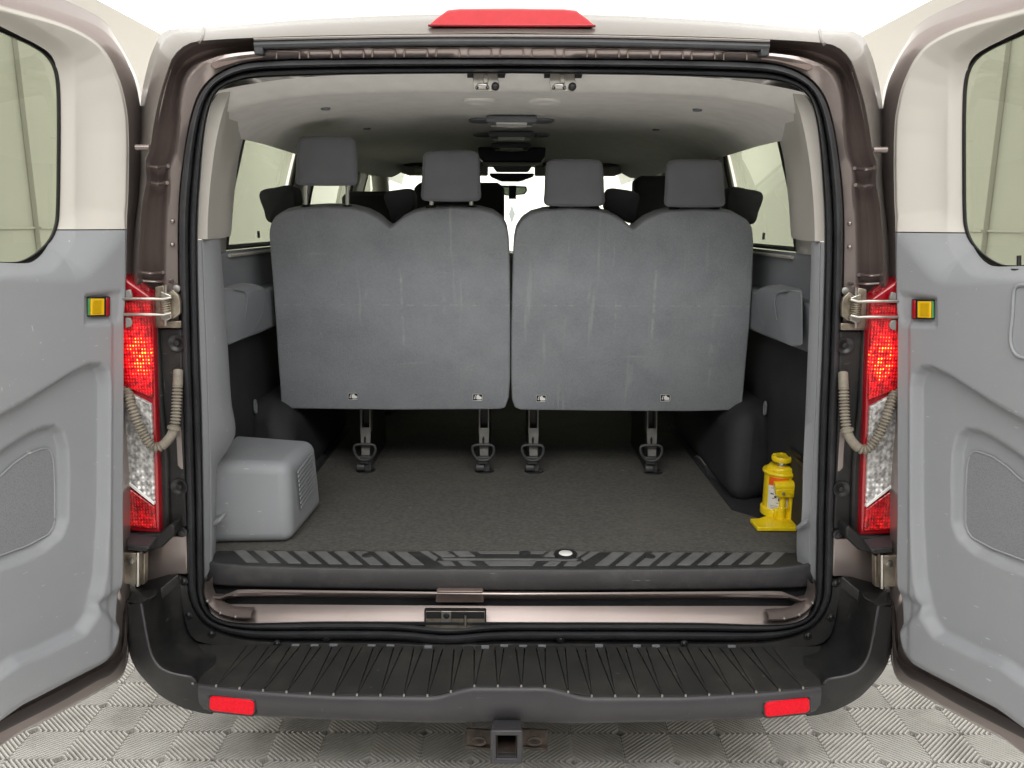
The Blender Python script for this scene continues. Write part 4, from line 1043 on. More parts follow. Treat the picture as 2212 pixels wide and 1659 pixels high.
# headliner: sections along the van
def hl(Y, zc, side, drop):
    pr = [(0, zc), (0.25, zc - 0.002), (0.45, zc - 0.008), (0.60, zc - 0.024), (side - 0.08, zc - 0.05), (side - 0.02, zc - 0.085), (side, zc - drop)]
    L = spline([Vector((-x, Y, z)) for x, z in pr], 40)
    return L[::-1] + [Vector((-p.x, p.y, p.z)) for p in L[1:]]
HZ = 1.895
z0 = P(1103, 158, 1.955).z; z1 = P(1103, 196, 2.03).z
lnr = loft('headliner', [hl(1.955, z0, 0.80, 0.15), hl(1.975, z0 - 0.010, 0.80, 0.15), hl(2.02, z1 + 0.004, 0.80, 0.14), hl(2.045, z1, 0.79, 0.13), hl(2.08, z1 + 0.006, 0.79, 0.12), hl(2.3, HZ - 0.005, 0.775, 0.10), hl(2.6, HZ, 0.785, 0.095), hl(3.4, HZ, 0.785, 0.095), hl(4.25, HZ, 0.74, 0.095), hl(4.50, HZ - 0.008, 0.68, 0.085)], 'headliner', van, closed=False)
# dome lights and round vents
for px, Y, w, kind in ((1104, 2.66, 0.082, 1), (1106, 3.10, 0.086, 1), (1103, 3.54, 0.088, 1)):
    z = HZ - 0.003; x = 0.0
    dl = prism('dome_light', [Vector((x - w, Y - 0.05, z)), Vector((x + w, Y - 0.05, z)), Vector((x + w * 0.85, Y + 0.04, z)), Vector((x - w * 0.85, Y + 0.04, z))], (0, 0, -0.022), 'dark_grey_plastic', van, bevel=0.008, seg=3)
    tube('dome_trim', [Vector((x - w * 0.8, Y + 0.035, z - 0.022)), Vector((x, Y + 0.035, z - 0.026)), Vector((x + w * 0.8, Y + 0.035, z - 0.022))], 0.004, 'beige_plastic', dl, n=6)
    box('dome_lens', x - 0.05, x + 0.05, Y - 0.045, Y + 0.03, z - 0.026, z - 0.02, 'white_label', dl, bevel=0.003)
for x, Y in ((-0.090, 2.27), (0.092, 2.27), (-0.098, 2.74), (0.098, 2.74), (-0.105, 3.18), (0.105, 3.18)):
    near = Y < 2.5
    z = HZ - 0.009 if near else HZ - 0.003
    v = lathe('ceiling_speaker', [(0.0001, -0.004), (0.030, -0.004), (0.036, -0.007), (0.043, -0.004), (0.045, 0.004)], (x, Y, z), 'headliner' if near else 'dark_grey_plastic', lnr, n=32)
for s in (-1, 1):
    for px, py, Y in ((700, 208, 2.35), (790, 268, 2.9)):
        d = ray(px, py); pp = P(px, py, Y); lathe('headliner_clip', [(0.0001, -0.004), (0.012, -0.004), (0.015, 0.002)], (s * abs(pp.x), Y, HZ - 0.02 if Y < 2.5 else HZ - 0.012), 'dark_grey_plastic', lnr, n=14)
# door strikers hanging from the header
for xc in (1048, 1214):
    k = P(xc, 161, 1.955)
    sk = prism('striker_bracket', [P(xc - 28, 158, 1.934), P(xc + 25, 158, 1.934), P(xc + 26, 172, 1.934), P(xc + 29, 178, 1.934), P(xc + 27, 192, 1.934), P(xc + 22, 197, 1.934), P(xc - 22, 197, 1.934), P(xc - 26, 194, 1.934), P(xc - 29, 178, 1.934)], (0, 0.004, 0), 'steel', van, bevel=0.0015)
    prism('striker_slot', [P(xc - 41, 159, 1.944), P(xc + 42, 159, 1.944), P(xc + 40, 168, 1.947), P(xc - 41, 168, 1.947)], (0, 0.003, 0), 'black_trim', sk)
    prism('striker_rib', [P(xc - 6, 160, 1.929), P(xc + 4, 160, 1.929), P(xc + 4, 179, 1.929), P(xc - 6, 179, 1.929)], (0, 0.005, 0), 'steel', sk, bevel=0.0015)
    tube('striker_loop', spline([P(xc - 21, 190, 1.934), P(xc - 19, 184, 1.919), P(xc - 8, 182, 1.915), P(xc + 2, 184, 1.919), P(xc + 4, 190, 1.934)], 16), 0.0028, 'chrome', sk, n=6)
    for dx in (-20, 3): lathe('striker_hole', [(0.0001, 0), (0.0042, 0), (0.0046, 0.002)], P(xc + dx, 189, 1.9325), 'label_black', sk, n=12, axis='y')
    lathe('rubber_stop', [(0.009, 0.004), (0.0095, -0.004), (0.007, -0.009), (0.0001, -0.011)], P(xc + 20, 187, 1.932), 'label_black', sk, n=16, axis='y')
# side walls, pillars and windows, mirrored
for s in (-1, 1):
    def q3(*pts): return [MX(P(*t), s) for t in pts]
    # D-pillar trim: rear-facing outer face then the inward face, split beige / grey at the belt
    def pillar(name, rows, mm, k0, k1, par=van):
        loops = []
        for tab in rows:
            loops.append([MX(P(*t), s) for t in tab])
        return loft(name, loops, mm, par, closed=False)
    # columns given as (x, y, Y) from top to belt
    c_out = [(474, 196, 1.962), (452, 232, 1.962), (440, 290, 1.962), (432, 367, 1.962), (426, 450, 1.962), (424, 519, 1.962)]
    c_mid = [(496, 198, 1.966), (478, 250, 1.966), (463, 320, 1.966), (453, 400, 1.966), (448, 470, 1.966), (447, 519, 1.966)]
    c_in = [(516, 210, 2.14), (494, 255, 2.14), (479, 320, 2.14), (469, 400, 2.14), (464, 470, 2.14), (463, 518, 2.14)]
    c_far = [(540, 232, 2.22), (512, 262, 2.20), (498, 330, 2.20), (489, 400, 2.20), (483, 470, 2.20), (481, 516, 2.20)]
    c_w = [(532, 276, 2.40), (531, 280, 2.40), (516, 333, 2.40), (504, 433, 2.40), (499, 500, 2.40), (497, 512, 2.40)]
    def col(tab, n=30): return spline([MX(P(*t), s) for t in tab], n)
    pt = loft('upper_pillar_trim', [[p + Vector((0, 0.03, 0)) for p in col(c_out)], col(c_out), col(c_mid), col(c_in), col(c_far), col(c_w)], 'beige_plastic', van, closed=False)
    d_out = [(424, 521, 1.958), (425, 600, 1.958), (429, 753, 1.958), (434, 886, 1.958), (440, 1106, 1.958), (442, 1180, 1.958), (442, 1262, 1.958)]
    d_mid = [(437, 521, 1.97), (440, 600, 1.97), (447, 753, 1.972), (451, 886, 1.975), (455, 1000, 1.98), (457, 1140, 1.985), (457, 1225, 1.985)]
    d_in = [(470, 520, 2.10), (477, 600, 2.10), (487, 753, 2.10), (495, 870, 2.10), (503, 930, 2.10), (490, 968, 2.09), (470, 1003, 2.08), (467, 1030, 2.08), (467, 1140, 2.08), (467, 1222, 2.08)]
    d_far = [(474, 518, 2.16), (481, 600, 2.16), (492, 753, 2.16), (500, 870, 2.16), (509, 935, 2.16), (495, 970, 2.13), (472, 1005, 2.12), (468, 1030, 2.12), (468, 1140, 2.12), (468, 1222, 2.12)]
    d_w = [(497, 514, 2.40), (498, 600, 2.40), (508, 753, 2.40), (514, 886, 2.40), (520, 945, 2.40), (545, 1100, 2.45), (550, 1160, 2.45)]
    if s > 0:
        d_in = [(453, 520, 2.00), (455, 600, 2.00), (460, 753, 2.00), (465, 886, 2.00), (470, 1000, 2.00), (474, 1128, 2.00), (482, 1140, 2.02), (482, 1222, 2.02)]
        d_mid = [(437, 521, 1.97), (438, 600, 1.97), (441, 753, 1.972), (446, 886, 1.975), (451, 1000, 1.98), (455, 1140, 1.985), (457, 1225, 1.985)]
        d_far = [(454, 519, 2.08), (456, 600, 2.08), (461, 753, 2.08), (466, 886, 2.08), (471, 1000, 2.08), (475, 1128, 2.08), (483, 1140, 2.08), (484, 1222, 2.08)]
    lt = loft('lower_pillar_trim', [[p + Vector((0, 0.03, 0)) for p in col(d_out, 60)], col(d_out, 60), col(d_mid, 60), col(d_in, 60), col(d_far, 60)], 'grey_plastic', van, closed=False)
    if s > 0:
        kk = [MX(P(*t), s) for t in ((462, 1118, 1.965), (484, 1136, 1.998), (484, 1143, 1.998), (460, 1128, 1.965))]
        prism('pillar_clip', kk, (0, 0.01, -0.004), 'grey_plastic', lt, bevel=0.002)
    tube('pillar_edge', [p + Vector((0, -0.002, 0)) for p in col(d_mid, 60)], 0.002, 'grey_plastic', lt, n=6)
    # side wall trims behind the pillar
    XW, XT = -0.875, -0.79
    zt, zb = 1.835, 1.470
    def W3(x, y, z): return MX(Vector((x, y, z)), s)
    def xw(z): return XW + (XT - XW) * max(0, min(1, (z - zb) / (zt - zb))) ** 1.4
    def patch(name, y0, y1, za, zb2, mm, off=0.0, nz=10, thick=0.02):
        loops = [[W3(xw(za + (zb2 - za) * k / nz) + off, y, za + (zb2 - za) * k / nz) for k in range(nz + 1)] for y in (y0, y1)]
        o = loft(name, loops, mm, van, closed=False)
        md = o.modifiers.new('s', 'SOLIDIFY'); md.thickness = thick; md.offset = 1 if s < 0 else -1
        md.offset = 0
        return o
    patch('window_header_trim', 2.30, 4.6, zt, 1.90, 'beige_plastic')
    patch('rear_side_pillar', 2.28, 2.42, 1.30, 1.86, 'beige_plastic')
    patch('middle_side_pillar', 3.06, 3.34, 1.30, 1.86, 'beige_plastic')
    patch('front_side_pillar', 4.15, 4.45, 1.30, 1.86, 'beige_plastic')
    patch('belt_trim', 2.18, 4.6, 1.30, zb, 'dark_grey_plastic', off=0.004)
    for y0, y1 in ((2.415, 3.065), (3.335, 4.155), (4.445, 5.1)):
        loops = [[W3(xw(zb - 0.02 + (zt - zb + 0.04) * k / 10) - 0.022, y, zb - 0.02 + (zt - zb + 0.04) * k / 10) for k in range(11)] for y in (y0, y1)]
        sw = loft('side_window', loops, 'side_glass', van, closed=False)
        corners = [W3(xw(z) + 0.006, y, z) for y, z in ((y0 + 0.012, zb + 0.012), (y0 + 0.008, (zb + zt) / 2), (y0 + 0.012, zt - 0.012), (y1 - 0.05, zt - 0.010), (y1 - 0.014, zt - 0.045), (y1 - 0.012, (zb + zt) / 2), (y1 - 0.014, zb + 0.045), (y1 - 0.05, zb + 0.012), (y0 + 0.012, zb + 0.012))]
        tube('window_seal', resample(corners, 60), 0.0085, 'label_black', sw, n=6)
        p = W3(xw(zb + 0.05) - 0.018, y0 + 0.40, zb + 0.045)
        if y0 < 2.5: box('glass_mark', p.x - 0.001, p.x + 0.001, p.y - 0.012, p.y + 0.012, p.z - 0.012, p.z + 0.012, 'label_ink', sw)
    tube('belt_ledge', [W3(XW + 0.02, 2.42, zb - 0.012), W3(XW + 0.02, 3.05, zb - 0.012)], 0.006, 'beige_plastic', van, n=6)
    # moulded armrest with a raised cup-holder end
    ar = [W3(x, y, z) for x, y, z in ((-0.90, 2.12, 1.345), (-0.815, 2.13, 1.345), (-0.79, 2.50, 1.345), (-0.79, 3.1, 1.345), (-0.90, 3.1, 1.345), (-0.90, 2.12, 1.205), (-0.828, 2.13, 1.205), (-0.797, 2.50, 1.210), (-0.797, 3.1, 1.21), (-0.90, 3.1, 1.21))]
    arm = mk('side_armrest', ar, [(0, 1, 2, 3, 4), (5, 6, 7, 8, 9), (0, 1, 6, 5), (1, 2, 7, 6), (2, 3, 8, 7), (3, 4, 9, 8), (4, 0, 5, 9)], 'dark_grey_plastic', van, bevel=0.012, seg=4)
    cup = [MX(P(*t), s) for t in ((470, 622, 2.16), (505, 626, 2.18), (522, 629, 2.21), (531, 637, 2.23), (533, 655, 2.24), (528, 690, 2.25), (515, 720, 2.22), (498, 748, 2.16), (470, 748, 2.12))]
    prism('cup_holder', cup, (0, 0.18, 0), 'dark_grey_plastic', arm, bevel=0.012, seg=4)
    tube('cup_rim', spline([p + Vector((0, -0.002, 0)) for p in cup[1:6]], 30), 0.0022, 'dark_grey_plastic', arm, n=6)
    # black lower side panel, wheel arch
    box('side_panel', -0.905 if s < 0 else 0.86, -0.86 if s < 0 else 0.905, 2.10, 5.0, ZF - 0.02, 1.32, 'black_trim', van)
    wa = [W3(x, y, z) for x, y, z in ((-0.90, 2.50, ZF - 0.01), (-0.712, 2.42, ZF - 0.01), (-0.712, 3.4, ZF - 0.01), (-0.90, 3.4, ZF - 0.01), (-0.90, 2.56, 0.98), (-0.735, 2.56, 0.95), (-0.735, 3.4, 0.95), (-0.90, 3.4, 0.98))]
    mk('wheel_arch', wa, [(0, 1, 2, 3), (4, 5, 6, 7), (0, 1, 5, 4), (1, 2, 6, 5), (2, 3, 7, 6), (3, 0, 4, 7)], 'black_trim', van, bevel=0.075, seg=7)
    # floor-edge black trim beside the carpet
    prism('floor_edge_trim', [W3(-0.712, 2.40, ZF + 0.004), W3(-0.90, 2.20, ZF + 0.004), W3(-0.90, 3.4, ZF + 0.004), W3(-0.712, 3.4, ZF + 0.004)], (0, 0, -0.01), 'black_trim', van)
    # side tie-down eye
    p = MX(PX(548, 880, -0.858), s) if s < 0 else Vector((0.856, MX(PX(548, 880, -0.858), -1).y, MX(PX(548, 880, -0.858), -1).z))
    tube('tie_down', [p + Vector((s * -0.006, 0.010 * math.cos(t), 0.022 * math.sin(t))) for t in [k * math.pi / 8 for k in range(17)]], 0.004, 'dark_grey_plastic', van, n=6)
    for k in range(2):
        a = PX(1718 + 12 * k, 974 + 22 * k, 0.857)
        if s > 0: box('panel_slot', 0.852, 0.862, a.y - 0.06, a.y + 0.03, a.z - 0.006, a.z + 0.006, 'label_black', van)
# grey storage box moulding on the left of the load floor
b0 = [Vector(v) for v in ((-0.89, 2.10, ZF), (-0.625, 2.115, ZF), (-0.608, 2.42, ZF), (-0.89, 2.42, ZF), (-0.89, 2.135, 0.895), (-0.632, 2.145, 0.885), (-0.618, 2.41, 0.882), (-0.885, 2.42, 0.90))]
sb = mk('storage_box', b0, [(0, 1, 2, 3), (4, 5, 6, 7), (0, 1, 5, 4), (1, 2, 6, 5), (2, 3, 7, 6), (3, 0, 4, 7)], 'grey_plastic', van, bevel=0.032, seg=6)
for k in range(9):
    z = 0.735 + k * 0.0135
    prism('vent_slat', [Vector((-0.6125 - (z - ZF) * 0.035, 2.19, z)), Vector((-0.6125 - (z - ZF) * 0.035, 2.36, z + 0.006)), Vector((-0.6125 - (z - ZF) * 0.035, 2.36, z + 0.0120)), Vector((-0.6125 - (z - ZF) * 0.035, 2.19, z + 0.0060))], (0.0030, 0, 0), 'grey_plastic', sb)
prism('box_clip', [P(452, 1132, 2.03), P(475, 1121, 2.03), P(479, 1124, 2.03), P(477, 1130, 2.03), P(455, 1143, 2.03)], (0, 0.05, 0), 'grey_plastic', sb, bevel=0.003)
# windscreen end: header, pillars, glass, visors, overhead unit, mirror
box('windscreen_header', -0.72, 0.72, 4.56, 4.70, 1.868, 1.93, 'beige_plastic', van, bevel=0.02)
ws = [Vector(v) for v in ((-0.72, 4.66, 1.875), (0.72, 4.66, 1.875), (0.82, 5.6, 1.28), (-0.82, 5.6, 1.28))]
mk('windscreen', ws, [(0, 1, 2, 3)], 'clear_glass', van)
for s in (-1, 1):
    tube('windscreen_pillar', [Vector((s * 0.75, 4.62, 1.86)), Vector((s * 0.80, 5.0, 1.66)), Vector((s * 0.86, 5.65, 1.25))], 0.05, 'beige_plastic', van, n=10)
    x0, x1 = (0.13, 0.63)
    sv = mk('sun_visor', [Vector((s * x, y, z)) for x, y, z in ((x0, 4.56, 1.875), (x1, 4.56, 1.875), (x1 - 0.01, 4.52, 1.83), (x1 - 0.06, 4.52, 1.812), (x0, 4.52, 1.812), (x0, 4.58, 1.875), (x1, 4.58, 1.875), (x1 - 0.01, 4.54, 1.83), (x1 - 0.06, 4.54, 1.812), (x0, 4.54, 1.812))], [(0, 1, 2, 3, 4), (5, 6, 7, 8, 9), (0, 1, 6, 5), (1, 2, 7, 6), (2, 3, 8, 7), (3, 4, 9, 8), (4, 0, 5, 9)], 'headliner', van, bevel=0.008)
    box('visor_label', s * 0.50 - 0.04, s * 0.50 + 0.04, 4.515, 4.52, 1.83, 1.855, 'beige_plastic', sv)
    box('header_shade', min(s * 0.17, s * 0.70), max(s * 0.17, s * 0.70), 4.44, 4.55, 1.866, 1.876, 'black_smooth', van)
oc = prism('overhead_unit', [P(1030, 318, 3.72), P(1178, 318, 3.72), P(1176, 338, 3.72), P(1168, 350, 3.72), P(1042, 350, 3.72), P(1032, 338, 3.72)], (0, 0.22, 0.0), 'navy_plastic', van, bevel=0.008, seg=3)
prism('unit_base', [P(1038, 349, 3.74), P(1172, 349, 3.74), P(1168, 357, 3.74), P(1042, 357, 3.74)], (0, 0.2, 0.02), 'beige_plastic', oc, bevel=0.006)
prism('map_light', [P(1062, 358, 4.3), P(1148, 358, 4.3), P(1140, 370, 4.3), P(1070, 370, 4.3)], (0, 0.1, 0), 'grey_plastic', oc, bevel=0.008)
prism('sensor_cover', [P(1054, 374, 4.62), P(1154, 374, 4.62), P(1150, 382, 4.62), P(1120, 392, 4.62), P(1082, 392, 4.62), P(1058, 382, 4.62)], (0, 0.05, 0), 'navy_plastic', oc, bevel=0.01)
mr = prism('rear_view_mirror', [P(1080, 400, 4.95), P(1136, 402, 4.95), P(1138, 412, 4.95), P(1132, 420, 4.95), P(1092, 423, 4.95), P(1084, 418, 4.95)], (0, 0.03, 0), 'navy_plastic', oc, bevel=0.008, seg=3)
prism('mirror_glass', [P(1083, 402, 4.947), P(1133, 404, 4.947), P(1134, 411, 4.947), P(1130, 418, 4.947), P(1093, 421, 4.947), P(1087, 416, 4.947)], (0, 0.004, 0), 'mirror', oc)
box('mirror_stalk', -0.015, 0.03, 4.94, 4.98, 1.70, 1.78, 'navy_plastic', oc)
box('dashboard', -0.85, 0.85, 5.25, 5.75, 1.0, 1.36, 'grey_plastic', van, bevel=0.03)
tube('grab_handle', spline([P(1455, 372, 3.6), P(1462, 358, 3.6), P(1500, 340, 3.4), P(1512, 332, 3.35)], 20), 0.014, 'navy_plastic', van, n=8)

# ================================================================== rear bench seats
BA, BB = P(1103, 885, 2.64), P(1103, 450, 2.53)
up_ = (BB - BA).normalized(); BN = Vector((1, 0, 0)).cross(up_)      # points to the rear (-Y)
if BN.y > 0: BN = -BN
def bq(x, y, off=0.0): return PN(x, y, BA + BN * off, BN)
OUT_L = [(604,881),(606,872),(604,840),(599,780),(594,700),(588,620),(582,550),(579,505),(582,487),(590,472),(606,460),(640,452),(700,448),(755,450),(790,459),(815,472),(832,487),(841,494),(850,487),(866,473),(890,460),(925,452),(975,449),(1030,451),(1062,459),(1082,473),(1093,492),(1098,520),(1100,560),(1102,700),(1102,820),(1099,862),(1092,882),(1080,886),(850,888),(614,886)]
OUT_R = [(1124,887),(1112,882),(1106,866),(1104,820),(1104,700),(1107,560),(1109,520),(1114,495),(1126,476),(1146,462),(1175,454),(1230,450),(1285,453),(1315,461),(1340,474),(1358,488),(1367,496),(1378,487),(1395,473),(1420,461),(1450,454),(1505,451),(1560,453),(1592,461),(1614,474),(1625,490),(1628,520),(1626,600),(1620,700),(1612,790),(1607,850),(1605,876),(1598,886),(1500,889),(1300,889)]
def dense(poly, step):
    pts = [Vector((x, y, 0)) for x, y in poly]
    pts.append(pts[0].copy()); T = sum((a - b).length for a, b in zip(pts, pts[1:]))
    return [(p.x, p.y) for p in resample(pts, int(T / step), True)]
w1 = [(556, 424), (562, 412), (590, 406), (620, 401), (632, 408), (637, 425), (636, 455), (628, 462), (600, 476), (577, 482), (566, 455)]
w2 = [(826, 426), (832, 415), (850, 411), (884, 408), (892, 416), (893, 445), (884, 460), (866, 474), (849, 484), (838, 460)]
mr_ = lambda w: [(2206 - x, y) for x, y in w]
w3 = [(1307, 440), (1309, 416), (1315, 406), (1340, 407), (1368, 412), (1381, 420), (1379, 440), (1367, 480), (1350, 474), (1325, 460), (1308, 450)]
def bench(outl, heads, latches, marks, wings, label):
    cx = sum(p[0] for p in outl) / len(outl)
    base = bq(cx, 885); base.z = ZF
    t = empty('bench_seat', base, label, 'bench seat', 'grey bench seats in the last row')
    O = dense(outl, 7)
    ctr = Vector((cx, 680, 0))
    # padded back board: rounded rim, very slightly uneven face
    def lp(shr, off):
        L = []
        for i, (x, y) in enumerate(O):
            d = Vector((ctr.x - x, ctr.y - y, 0)); l = d.length
            # move inward along the outline normal
            a = Vector((*O[i - 1], 0)); b = Vector((*O[(i + 1) % len(O)], 0)); tg = (b - a).normalized(); nn = Vector((-tg.y, tg.x, 0))
            if nn.dot(d) < 0: nn = -nn
            q = Vector((x, y, 0)) + nn * shr
            L.append(bq(q.x, q.y) + BN * off)
        return L
    loops = [lp(6, -0.11), lp(0, -0.08), lp(0, -0.014), lp(0.8, -0.006), lp(2.4, -0.0015), lp(4.5, 0.0)]
    n = len(O); V = [v for l in loops for v in l]; Fc = []
    for a in range(len(loops) - 1):
        for i in range(n):
            Fc.append((a * n + i, a * n + (i + 1) % n, (a + 1) * n + (i + 1) % n, (a + 1) * n + i))
    Fc.append(tuple(range((len(loops) - 1) * n, len(loops) * n))); Fc.append(tuple(range(n)))
    me_o = mk('backrest', V, Fc, 'bench_cloth', t, smooth=True)
    # dark front upholstery and seat cushion
    xa, xb = bq(outl[0][0], 800).x, bq(outl[-6][0], 800).x
    x0 = min(bq(x, y).x for x, y in outl) + 0.03; x1 = max(bq(x, y).x for x, y in outl) - 0.03
    box('seat_cushion', x0, x1, 2.80, 3.25, 0.93, 1.07, 'seat_dark', t, bevel=0.03, seg=3)
    box('front_padding', x0 + 0.01, x1 - 0.01, 2.70, 2.80, 0.95, 1.50, 'seat_dark', t, bevel=0.03, seg=3)
    box('seat_frame', x0, x1, 2.76, 2.80, 0.90, 0.94, 'black_smooth', t, bevel=0.004)
    for (xc, y0, y1, w0, w1) in heads:
        Yh = 2.515
        N1 = [(xc - w0 / 2, y0 + 16), (xc - w0 / 2 + 3, y0 + 7), (xc - w0 / 2 + 13, y0 + 1.5), (xc, y0), (xc + w0 / 2 - 13, y0 + 1.5), (xc + w0 / 2 - 3, y0 + 7), (xc + w0 / 2, y0 + 16), (xc + w1 / 2 - 1, y1 - 26), (xc + w1 / 2, y1 - 10), (xc + w1 / 2 - 5, y1 - 2), (xc + w1 / 2 - 18, y1), (xc, y1 + 1), (xc - w1 / 2 + 18, y1), (xc - w1 / 2 + 5, y1 - 2), (xc - w1 / 2, y1 - 10), (xc - w1 / 2 + 1, y1 - 26)]
        N1 = [(p.x, p.y) for p in spline([Vector((x, y, 0)) for x, y in N1], 64, True)]
        cc = Vector((xc, (y0 + y1) / 2, 0))
        def hlp(sh, Y):
            return [P(xc + (x - xc) * sh, cc.y + (y - cc.y) * sh, Y) + Vector((0, 0, 0)) for x, y in N1]
        L = [hlp(0.86, Yh + 0.115), hlp(0.95, Yh + 0.10), hlp(1.0, Yh + 0.07), hlp(1.0, Yh + 0.03), hlp(0.975, Yh + 0.012), hlp(0.93, Yh + 0.004), hlp(0.86, Yh), hlp(0.4, Yh - 0.003)]
        h = loft('headrest', L, 'headrest', t, cap=True)
        tube('headrest_seam', [p + Vector((0, -0.001, 0)) for p in hlp(0.925, Yh + 0.004)] + [hlp(0.925, Yh + 0.004)[0]], 0.0008, 'headrest', h, n=5)
        for sx in (-1, 1):
            xx = xc + sx * 43 * (w1 / 130)
            tube('headrest_post', [P(xx, y1 - 4, Yh + 0.05), P(xx, 462, Yh + 0.05)], 0.0062, 'chrome', h, n=10)
            lathe('post_collar', [(0.0001, 0.006), (0.012, 0.006), (0.017, 0.002), (0.018, -0.012)], P(xx, 448, Yh + 0.05), 'label_black', h, n=14)
    for w in wings:
        # shoulder bolster of the upholstered front, showing beside each seat's shoulder
        pts = [P(x, y, 2.665) for x, y in w]
        lc = Vector((sum(p.x for p in pts) / len(pts), 0, sum(p.z for p in pts) / len(pts)))
        pts = spline(pts, 44, True)
        def sc_(k, dy): return [Vector((lc.x + (p.x - lc.x) * k, p.y + dy, lc.z + (p.z - lc.z) * k)) for p in pts]
        loft('shoulder_bolster', [sc_(0.8, 0.11), sc_(0.96, 0.095), sc_(1.0, 0.06), sc_(1.0, 0.02), sc_(0.97, 0.006), sc_(0.90, 0.0), sc_(0.4, -0.002)], 'seat_dark', t, cap=True)
        tube('bolster_arm', [Vector((lc.x, 2.72, lc.z)), Vector((lc.x * 0.97, 2.73, 1.45))], 0.02, 'seat_dark', t, n=8)
    for xc, yb in latches:
        # release latch: strap, slotted plate, D handle, roller hook standing on the floor
        foot = PZ(xc, yb, ZF); Yl = foot.y
        def lq(pts, Y): return [P(xc + x, y, Y) for x, y in pts]
        lt = prism('floor_latch', lq([(-10, 934), (-8, 925), (10, 925), (12, 934), (10, 985), (-8, 985)], Yl - 0.01), (0, 0.006, 0), 'dull_metal', t, bevel=0.0015)
        for dx in (-10, 9):
            prism('latch_side', lq([(dx, 880), (dx + 2.5, 880), (dx + 2.5, 936), (dx, 936)], Yl - 0.013), (0, 0.05, 0), 'dull_metal', lt)
        prism('latch_slot', lq([(-3, 948), (0, 942), (2, 948), (1, 962), (-2, 962)], Yl - 0.012), (0, 0.004, 0), 'label_black', lt)
        hd = spline([P(xc + x, y, Yl - 0.03) for x, y in ((-24, 966), (-18, 962), (0, 961), (17, 962), (22, 967), (21, 980), (14, 990), (8, 994), (-9, 994), (-16, 989), (-22, 979))], 40, True)
        tube('pull_handle', hd + [hd[0]], 0.0052, 'latch_plastic', lt, n=8)
        prism('handle_web', lq([(-15, 987), (13, 987), (8, 1003), (-11, 1003)], Yl - 0.028), (0, 0.012, 0), 'latch_plastic', lt, bevel=0.003)
        prism('latch_hook', lq([(-8, 968), (10, 968), (14, 1010), (12, 1022), (0, 1022), (-4, 1000)], Yl - 0.006), (0, 0.03, 0), 'latch_plastic', lt, bevel=0.003)
        c = Vector((foot.x - 0.012, Yl - 0.008, ZF + 0.016))
        lathe('latch_roller', [(0.0001, -0.014), (0.015, -0.014), (0.0155, -0.012), (0.0155, 0.012), (0.015, 0.014), (0.0001, 0.014)], c, 'latch_plastic', lt, n=18, axis='x')
        lathe('floor_cup', [(0.0001, 0.001), (0.030, 0.001), (0.034, 0.003), (0.037, 0.0)], Vector((foot.x + 0.004, Yl + 0.0, ZF)), 'label_black', lt, n=20)
        prism('front_leg', [Vector((foot.x - 0.02, Yl + 0.03, ZF)), Vector((foot.x + 0.02, Yl + 0.03, ZF)), Vector((foot.x + 0.02, Yl + 0.03, 0.94)), Vector((foot.x - 0.02, Yl + 0.03, 0.94))], (0, 0.35, 0), 'black_smooth', t)
    for mx_, my in marks:
        # black sticker with a white folding-seat symbol
        def sq(pts, off): return [bq(mx_ + x, my + y, 0.0) + BN * off for x, y in pts]
        lb = prism('fold_label', sq([(-10, -7.5), (10, -7.5), (10.8, -6.5), (10.8, 6.5), (10, 7.5), (-10, 7.5), (-10.8, 6.5), (-10.8, -6.5)], 0.002), tuple(-BN * 0.003), 'label_black', t)
        prism('label_mark', sq([(-1, -5), (2, -5.5), (4.5, -2), (8, -1), (9, 2), (8, 4), (0, 4.2), (-3, 2.5), (-3, -2)], 0.0026), tuple(-BN * 0.001), 'white_label', lb)
        prism('label_mark', sq([(-8, 1), (-6.8, 1), (-6, -3), (-3.8, -5), (-3.2, -4), (-5, -2), (-5.6, 1), (-4.4, 1), (-6.2, 4)], 0.0026), tuple(-BN * 0.001), 'white_label', lb)
        prism('label_mark', sq([(-2, 5.4), (9, 5.4), (9, 6.1), (-2, 6.1)], 0.0026), tuple(-BN * 0.001), 'white_label', lb)
        fr = [bq(mx_ + x, my + y, 0.0) + BN * 0.0024 for x, y in ((-10.4, -7.2), (10.4, -7.2), (10.4, 7.2), (-10.4, 7.2), (-10.4, -7.2))]
        tube('label_edge', resample(fr, 20), 0.0007, 'white_label', lb, n=4)
    return t
bench(OUT_L, [(704, 295, 402, 126, 136), (973, 325, 435, 122, 130)], [(789, 1017), (1045, 1017)], [(763, 857), (1032, 858)], [w1, w2], 'left bench seat with the raised headrest beside the storage box')
bench(OUT_R, [(1239, 343, 445, 124, 132), (1499, 343, 446, 124, 132)], [(1152, 1017), (1408, 1018)], [(1169, 860), (1437, 858)], [w3, mr_(w1)], 'right bench seat with both headrests low, nearest the yellow jack')

